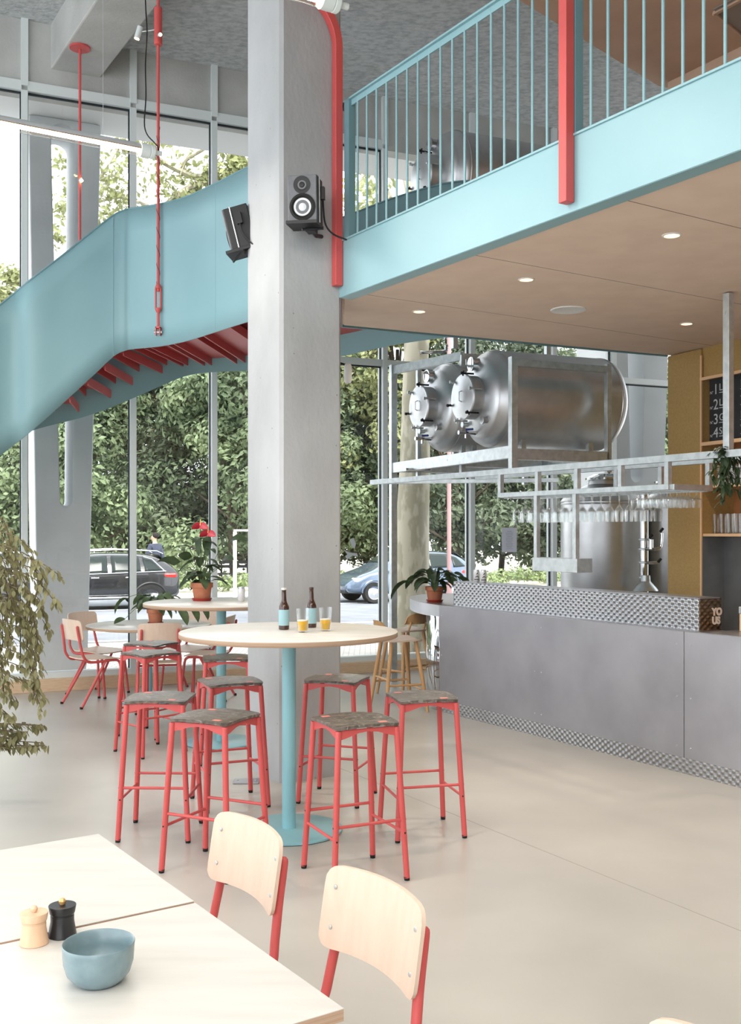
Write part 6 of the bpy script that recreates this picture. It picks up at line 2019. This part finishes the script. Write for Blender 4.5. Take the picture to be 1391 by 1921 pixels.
# local: faces +Y (rotated so that they face left in the picture)
bv = [(0, 0, 0.93), (0, 0.0, 1.05), (0, 0.01, 1.22), (0, 0.0, 1.38), (0, 0.0, 1.48), (0, 0.015, 1.54), (0, 0.035, 1.62), (0, 0.015, 1.69)]
br_ = [(0.14, 0.10), (0.13, 0.09), (0.16, 0.11), (0.15, 0.10), 0.06, 0.055, (0.078, 0.092), (0.08, 0.10)]
be = [(i, i + 1) for i in range(7)]
def chain(start, pts, rads):
    k = start
    for p, r in zip(pts, rads):
        bv.append(p); br_.append(r); be.append((k, len(bv) - 1)); k = len(bv) - 1
    return k
for sx in (-1, 1):
    st_ = 0.16 * sx
    chain(0, [(0.09 * sx, 0, 0.88), (0.10 * sx, st_ * 0.9, 0.48), (0.10 * sx, st_ * 1.5 - 0.04, 0.09), (0.10 * sx, st_ * 1.5 + 0.12, 0.04)], [0.085, 0.06, 0.04, 0.035])
    w = chain(3, [(0.17 * sx, 0, 1.41), (0.22 * sx, -st_ * 0.5, 1.14), (0.22 * sx, -st_ * 0.7 + 0.06, 0.90), (0.22 * sx, -st_ * 0.7 + 0.09, 0.84)], [0.055, 0.042, 0.026, 0.03])
    wx, wy, wz = bv[w]
    for f in range(4):
        chain(w, [(wx, wy - 0.025 + 0.018 * f, wz - 0.06), (wx - 0.008 * sx, wy - 0.022 + 0.019 * f, wz - 0.10)], [0.009, 0.007])
    chain(w, [(wx - 0.01 * sx, wy + 0.045, wz - 0.03), (wx - 0.015 * sx, wy + 0.055, wz - 0.06)], [0.010, 0.008])
def make_skin(name, verts, edges, rads, m, root=0):
    bm = bmesh.new()
    lay = bm.verts.layers.skin.verify()
    vs = [bm.verts.new(tuple(Vector(v) * HS)) for v in verts]
    for a, b__ in edges: bm.edges.new((vs[a], vs[b__]))
    bm.verts.ensure_lookup_table()
    for i, v in enumerate(vs):
        r = rads[i]
        v[lay].radius = (r[0] * HS, r[1] * HS) if isinstance(r, tuple) else (r * HS, r * HS)
        v[lay].use_root = (i == root)
    me = bpy.data.meshes.new(name); bm.to_mesh(me); bm.free()
    me.materials.append(m)
    o = bpy.data.objects.new(name, me); COL.objects.link(o); o.parent = person
    sk = o.modifiers.new('skin', 'SKIN'); sk.use_smooth_shade = True
    sb = o.modifiers.new('sub', 'SUBSURF'); sb.levels = 2; sb.render_levels = 2
    return o
make_skin('body', bv, be, br_, M['skin'])
tv = [(0, 0, 0.95), (0, 0, 1.07), (0, 0.01, 1.22), (0, 0, 1.38), (0, 0, 1.46)]
te = [(0, 1), (1, 2), (2, 3), (3, 4)]; trd = [(0.165, 0.125), (0.15, 0.115), (0.18, 0.13), (0.165, 0.12), 0.075]
for sx in (-1, 1):
    st_ = 0.16 * sx; k = len(tv)
    tv += [(0.18 * sx, 0, 1.415), (0.225 * sx, -st_ * 0.5, 1.14), (0.225 * sx, -st_ * 0.7 + 0.05, 0.93)]; trd += [0.075, 0.06, 0.042]; te += [(3, k), (k, k + 1), (k + 1, k + 2)]
make_skin('jacket', tv, te, trd, M['shirt'])
lv = [(0, 0, 0.95)]; le = []; lr = [(0.15, 0.115)]
for sx in (-1, 1):
    st_ = 0.16 * sx; k = len(lv)
    lv += [(0.09 * sx, 0, 0.86), (0.10 * sx, st_ * 0.9, 0.48), (0.10 * sx, st_ * 1.5 - 0.04, 0.10)]; lr += [0.098, 0.075, 0.058]; le += [(0, k), (k, k + 1), (k + 1, k + 2)]
make_skin('trousers', lv, le, lr, M['trousers'])
b = MB(); b.lathe([(0.0, -0.085), (0.05, -0.075), (0.085, -0.03), (0.092, 0.02), (0.07, 0.07), (0, 0.095)], Vector((0, -0.022, 1.69)) * HS, 18); link_mesh('hair', b, M['hair'], person)
b = MB(); b.tube([Vector((0, 0.10, 1.64)) * HS, Vector((0, 0.135, 1.615)) * HS, Vector((0, 0.115, 1.60)) * HS], [0.012, 0.018, 0.012], 8); link_mesh('nose', b, M['skin'], person)

# ------------------------------------------------------------------ trees
M['plane_bark'] = mat('plane_bark', (176, 170, 152), rough=0.85, rgb2=(150, 145, 126), nscale=5, ndetail=5, ramp=(0.46, 0.54), stretch=(1.4, 1.4, 0.5), bump=0.3, bscale=8)
M['tree_d'] = leaf_mat('foliage_dark', (80, 92, 74), (118, 130, 104), (146, 154, 124), 0.7, 0.4)
M['tree_m'] = leaf_mat('foliage_mid', (94, 110, 82), (134, 150, 114), (160, 170, 132), 0.7, 0.4)
M['tree_y'] = leaf_mat('foliage_yellow', (128, 134, 92), (156, 160, 112), (172, 174, 128), 0.6, 0.4)
M['hedge'] = leaf_mat('hedge_leaf', (112, 130, 84), (150, 164, 118), None, 2.0, 0.35)
M['tbark'] = mat('tree_bark', (96, 84, 70), rough=0.95, rgb2=(72, 64, 54), nscale=6)
def scatter_leaves(mb, g, c, rad, n, size, shell=0.55, flat=1.0):
    cx_, cy_, cz_ = c
    for _ in range(n):
        # random point in ellipsoid near the shell
        while True:
            v = Vector((g.uniform(-1, 1), g.uniform(-1, 1), g.uniform(-1, 1)))
            l_ = v.length
            if 0.05 < l_ <= 1: break
        rr = shell + (1 - shell) * g.random()
        v = v / l_ * rr
        p = Vector((cx_ + v.x * rad[0], cy_ + v.y * rad[1], cz_ + v.z * rad[2]))
        nrm = (v + Vector((g.uniform(-.7, .7), g.uniform(-.7, .7), g.uniform(-.3, .9)))).normalized()
        a = nrm.orthogonal().normalized(); ang = g.uniform(0, 2 * PI)
        bb = nrm.cross(a)
        x = a * math.cos(ang) + bb * math.sin(ang); y = nrm.cross(x)
        s = size * g.uniform(0.6, 1.3)
        k = len(mb.v)
        mb.v += [p - x * s * 0.5, p + y * s * 0.28 + nrm * s * 0.08, p + x * s * 0.6, p - y * s * 0.28 + nrm * s * 0.08]
        mb.f.append((k, k + 1, k + 2, k + 3))
def fast_mesh(name, mb, m, parent):
    me = bpy.data.meshes.new(name)
    me.from_pydata([tuple(v) for v in mb.v], [], mb.f)
    me.materials.append(m)
    o = bpy.data.objects.new(name, me); COL.objects.link(o); o.parent = parent
    return o
def make_tree(name, label, loc, h, w, m, seed, nb=26, per=420, size=0.22, trunk=0.14, z0=0.12, group=None, shell=0.5):
    o = thing(name, label, 'tree', loc, 0, group)
    g = random.Random(seed); mb = MB()
    br = MB()
    br.tube(spline([(0, 0, 0), (g.uniform(-.2, .2), 0.1, h * 0.3), (g.uniform(-.3, .3), 0, h * 0.7)], 4), [trunk] * 3 + [trunk * 0.7] * 3 + [trunk * 0.5] * 3, 8)
    for _ in range(nb):
        a = g.uniform(0, 2 * PI); rr = w / 2 * math.sqrt(g.random()) * 0.95
        zz = h * (z0 + (1 - z0) * g.random())
        k = 1 - max(0, (zz / h - 0.6)) * 1.1
        c = (math.cos(a) * rr * k, math.sin(a) * rr * k * 0.7, zz)
        r_ = w * g.uniform(0.13, 0.24)
        scatter_leaves(mb, g, c, (r_, r_, r_ * 0.8), per, size, shell)
        br.tube([(0, 0, max(0.3, zz * 0.6)), (c[0] * 0.6, c[1] * 0.6, zz * 0.85), c], [trunk * 0.4, trunk * 0.25, 0.02], 5)
    fast_mesh('foliage', mb, m, o)
    link_mesh('trunk', br, M['tbark'], o)
    return o
def at_g(px, d):
    p = P(px, 1000, d); p.z = GZ + 0.08
    return p
grpT = 'trees of the park beyond the street'
T1 = make_tree('park_tree', 'dark green tree of the park behind the person and the black car', at_g(330, 40), 9.5, 6.5, M['tree_d'], 1, group=grpT, nb=40, per=520)
T2 = make_tree('park_tree', 'mid green tree of the park behind the slotted pillar', at_g(140, 38), 9.0, 6.5, M['tree_m'], 2, group=grpT, nb=40, per=520)
T3 = make_tree('park_tree', 'yellow green tree of the park behind the two horizontal tanks', at_g(745, 41), 13.0, 6.5, M['tree_y'], 3, group=grpT, nb=46, per=520, z0=0.35)
more = [(T2, -60, 39, 'mid green tree of the park at the far left edge of the view', 0.4), (T1, 470, 43, 'dark green tree of the park hidden partly by the left face of the column', 1.3),
        (T2, 440, 37, 'mid green tree of the park just left of the column', 2.1), (T1, 230, 45, 'dark green tree of the park deep behind the black car roof', 2.8),
        (T1, 690, 44, 'dark green tree of the park right of the column, behind the small grey car', 0.9), (T2, 620, 42, 'mid green tree of the park at the right edge of the column', 1.8),
        (T1, 850, 40, 'dark green tree of the park behind the pale tree trunk and lamp post', 3.9), (T1, 1010, 41, 'dark green tree of the park behind the paper notice', 2.4),
        (T2, 940, 46, 'mid green tree of the park above the grey hatchback', 5.0), (T2, 1130, 42, 'mid green tree of the park behind the brewing kettles', 3.1), (T2, 1290, 44, 'mid green tree of the park at the far right window edge', 0.2),
        (T1, 60, 46, 'dark green tree of the park behind the weeping fig', 4.4), (T1, 1200, 49, 'dark green tree of the park deep behind the right pillar', 5.5)]
for src, px, d, lab, rz_ in more:
    dup(src, at_g(px, d), rz_, lab, grpT)
# big pale plane trunk by the pavement
def plane_tree():
    tb_ = P(776, 1000, 15.9); tb_.z = GZ + 0.1
    o = thing('plane_tree', 'big plane tree with pale mottled trunk on the pavement outside, right of the column', 'tree', tb_)
    pts = [Vector((P(px, py, 15.9) - tb_)) for px, py in ((772, 1238), (773, 1120), (775, 980), (779, 860), (780, 760), (781, 680), (784, 560))]
    pts[0].z = 0
    b = MB(); b.tube(spline(pts, 6), [0.29 - 0.10 * min(1, i / 30) for i in range(37)], 24)
    o_t = link_mesh('trunk', b, M['plane_bark'], o)
    br = MB(); g = random.Random(4); mb = MB()
    top = pts[-1]
    for px, py, dd in ((690, 300, 16.5), (740, 250, 16), (860, 200, 17), (800, 150, 15), (640, 380, 17)):
        e_ = P(px, py, dd) - tb_
        mid = top.lerp(e_, 0.5) + Vector((0.1, 0, 0.1))
        br.tube(spline([top - Z3 * 0.3, mid, e_], 5), [0.13, 0.12, 0.11, 0.1, 0.09, 0.08, 0.07, 0.06, 0.05, 0.04, 0.03], 8)
        for k in range(5):
            c = top.lerp(e_, g.uniform(0.5, 1)) + Vector((g.uniform(-.6, .6), g.uniform(-.6, .6), g.uniform(-.3, .5)))
            scatter_leaves(mb, g, c, (0.5, 0.5, 0.4), 30, 0.14, 0.2)
    link_mesh('branches', br, M['plane_bark'], o); fast_mesh('foliage', mb, M['tree_y'], o)
plane_tree()
# sparse-leaved plane tree whose branches cross the sky behind the stair
def sky_tree():
    tb_ = P(520, 1000, 22.0); tb_.z = GZ + 0.05
    o = thing('plane_tree', 'plane tree with sparse young leaves, branches against the sky behind the stair', 'tree', tb_)
    g = random.Random(14)
    br = MB(); mb = MB()
    top = P(520, 560, 22) - tb_
    b = MB(); b.tube(spline([(0, 0, 0), (0.05, 0, top.z * 0.5), top], 6), [0.24] * 7 + [0.18] * 6, 14); link_mesh('trunk', b, M['plane_bark'], o)
    def limb(pp_, r0, r1):
        q_ = spline([P(px, py, d) - tb_ for px, py, d in pp_], 6)
        n_ = len(q_)
        br.tube(q_, [r0 + (r1 - r0) * i / (n_ - 1) for i in range(n_)], 7)
        return q_
    limbs = [
        limb([(520, 560, 22), (470, 420, 22), (400, 340, 21.5), (360, 330, 21.5), (300, 300, 21), (240, 250, 20)], 0.13, 0.03),
        limb([(400, 340, 21.5), (370, 345, 21.4), (335, 365, 21.2), (300, 392, 21), (262, 420, 21)], 0.09, 0.03),
        limb([(340, 330, 21.5), (350, 300, 21.3), (390, 275, 21), (420, 240, 20.5)], 0.05, 0.02),
        limb([(262, 380, 21), (230, 370, 20.8), (200, 345, 20.5), (185, 300, 20)], 0.035, 0.015),
        limb([(300, 395, 21), (240, 372, 21), (200, 375, 21), (160, 390, 20.5), (130, 395, 20.5)], 0.03, 0.012),
        limb([(250, 350, 21), (215, 330, 21), (195, 345, 21), (160, 360, 21)], 0.03, 0.012),
        limb([(240, 250, 20), (215, 290, 20), (190, 330, 20), (175, 345, 20)], 0.025, 0.01),
        limb([(520, 560, 22), (600, 420, 22), (690, 330, 22), (760, 260, 22)], 0.12, 0.03),
        limb([(460, 410, 22), (450, 350, 21.5), (430, 290, 21), (440, 240, 20.5)], 0.05, 0.02),
        limb([(290, 300, 21), (280, 260, 20.6), (300, 240, 20.4)], 0.03, 0.012)]
    for q_ in limbs:
        for p_ in q_[3:]:
            for k in range(g.choice((0, 1, 1, 2))):
                c = p_ + Vector((g.gauss(0, 0.32), g.gauss(0, 0.3), g.gauss(-0.08, 0.3)))
                if g.random() < 0.6: br.tube([p_, (p_ + c) / 2 + Z3 * 0.05, c], 0.007, 4)
                scatter_leaves(mb, g, c, (0.26, 0.26, 0.2), g.randint(5, 14), 0.13, 0.2)
    # fuller clumps low at the sides
    for px, py, n_, d in ((125, 355, 50, 21), (118, 390, 60, 21), (115, 450, 60, 21), (140, 430, 40, 21), (20, 520, 240, 24), (5, 560, 260, 24), (45, 545, 120, 24), (200, 400, 40, 20), (210, 335, 40, 20), (330, 375, 60, 21), (360, 360, 120, 21.4), (390, 330, 110, 21.4), (420, 330, 140, 21), (445, 300, 220, 21), (455, 325, 220, 21), (440, 350, 200, 21), (380, 250, 60, 21), (270, 265, 50, 20), (120, 300, 40, 21), (230, 285, 30, 20), (700, 400, 260, 21), (760, 430, 240, 21), (690, 350, 40, 21)):
        scatter_leaves(mb, g, P(px, py, d) - tb_, (0.42, 0.4, 0.34), n_, 0.14, 0.1)
    link_mesh('branches', br, M['plane_bark'], o); fast_mesh('foliage', mb, M['tree_y'], o)
sky_tree()
# low hedges beyond the street
for k, (s_a, s_b, off, hgt, lab) in enumerate(((-14, 2.4, 21.0, 0.62, 'low bright green hedge beyond the black car'), (2.6, 9.5, 21.0, 0.60, 'low bright green hedge seen behind the red flower pot'), (11, 22, 20.6, 0.66, 'low bright green hedge beyond the bar and the drink cans'))):
    g = random.Random(60 + k); mb = MB()
    n_ = int((s_b - s_a) * 2.4)
    o = thing('low_hedge', lab, 'hedge', wq((s_a + s_b) / 2, off) + Z3 * (GZ + 0.08))
    lo0 = wq((s_a + s_b) / 2, off) + Z3 * (GZ + 0.08)
    for i in range(n_):
        c = wq(s_a + (s_b - s_a) * (i + 0.5) / n_, off + g.uniform(-0.5, 0.5)) + Z3 * (GZ + 0.08 + hgt * g.uniform(0.4, 0.62)) - lo0
        scatter_leaves(mb, g, c, (0.5, 0.6, hgt * 0.45), 130, 0.13, 0.6)
    fast_mesh('foliage', mb, M['hedge'], o)
# lamp post, wooden post, bench
lp_ = P(843, 1000, 22); lp_.z = GZ
o = thing('lamp_post', 'slim dusky pink lamp post standing by the road right of the pale tree', 'lamp post', lp_)
b = MB(); b.tube([(0, 0, 0), (0, 0, 0.9)], [0.075, 0.06], 12); b.tube([(0, 0, 0.9), (0, 0, 6.5)], 0.045, 12)
link_mesh('pole', b, mat('dusky_pink', (156, 124, 124), rough=0.6), o)
b = MB(); b.lathe([(0.03, 6.5), (0.12, 6.6), (0.16, 6.9), (0.03, 7.0)], n=14); link_mesh('lantern', b, M['black'], o)
wp_ = P(441, 1000, 27); wp_.z = GZ + 0.08
o = thing('wooden_post', 'pale wooden post with a short cross bar beyond the windows', 'post', wp_)
b = MB(); b.box((0, 0, 0.95), (0.09, 0.09, 1.9)); link_mesh('upright', b, M['gravel'], o, smooth=False)
b = MB(); b.box((0.22, 0, 1.93), (0.5, 0.05, 0.05)); link_mesh('cross_bar', b, M['gravel'], o, smooth=False)
wp_ = P(452, 1000, 36); wp_.z = GZ + 0.08
o = thing('park_bench', 'dark park bench on the pale path beyond the windows', 'bench', wp_)
for z_ in (0.45, 0.7, 0.85):
    b = MB(); b.box((0, 0 if z_ < .5 else 0.2, z_), (1.6, 0.4 if z_ < .5 else 0.04, 0.05 if z_ < .5 else 0.1)); link_mesh('slat', b, M['black'], o, smooth=False)
for s_ in (-0.7, 0.7):
    b = MB(); b.box((s_, 0.0, 0.22), (0.06, 0.4, 0.44)); b.box((s_, 0.2, 0.45), (0.06, 0.05, 0.9)); link_mesh('leg', b, M['black'], o, smooth=False)
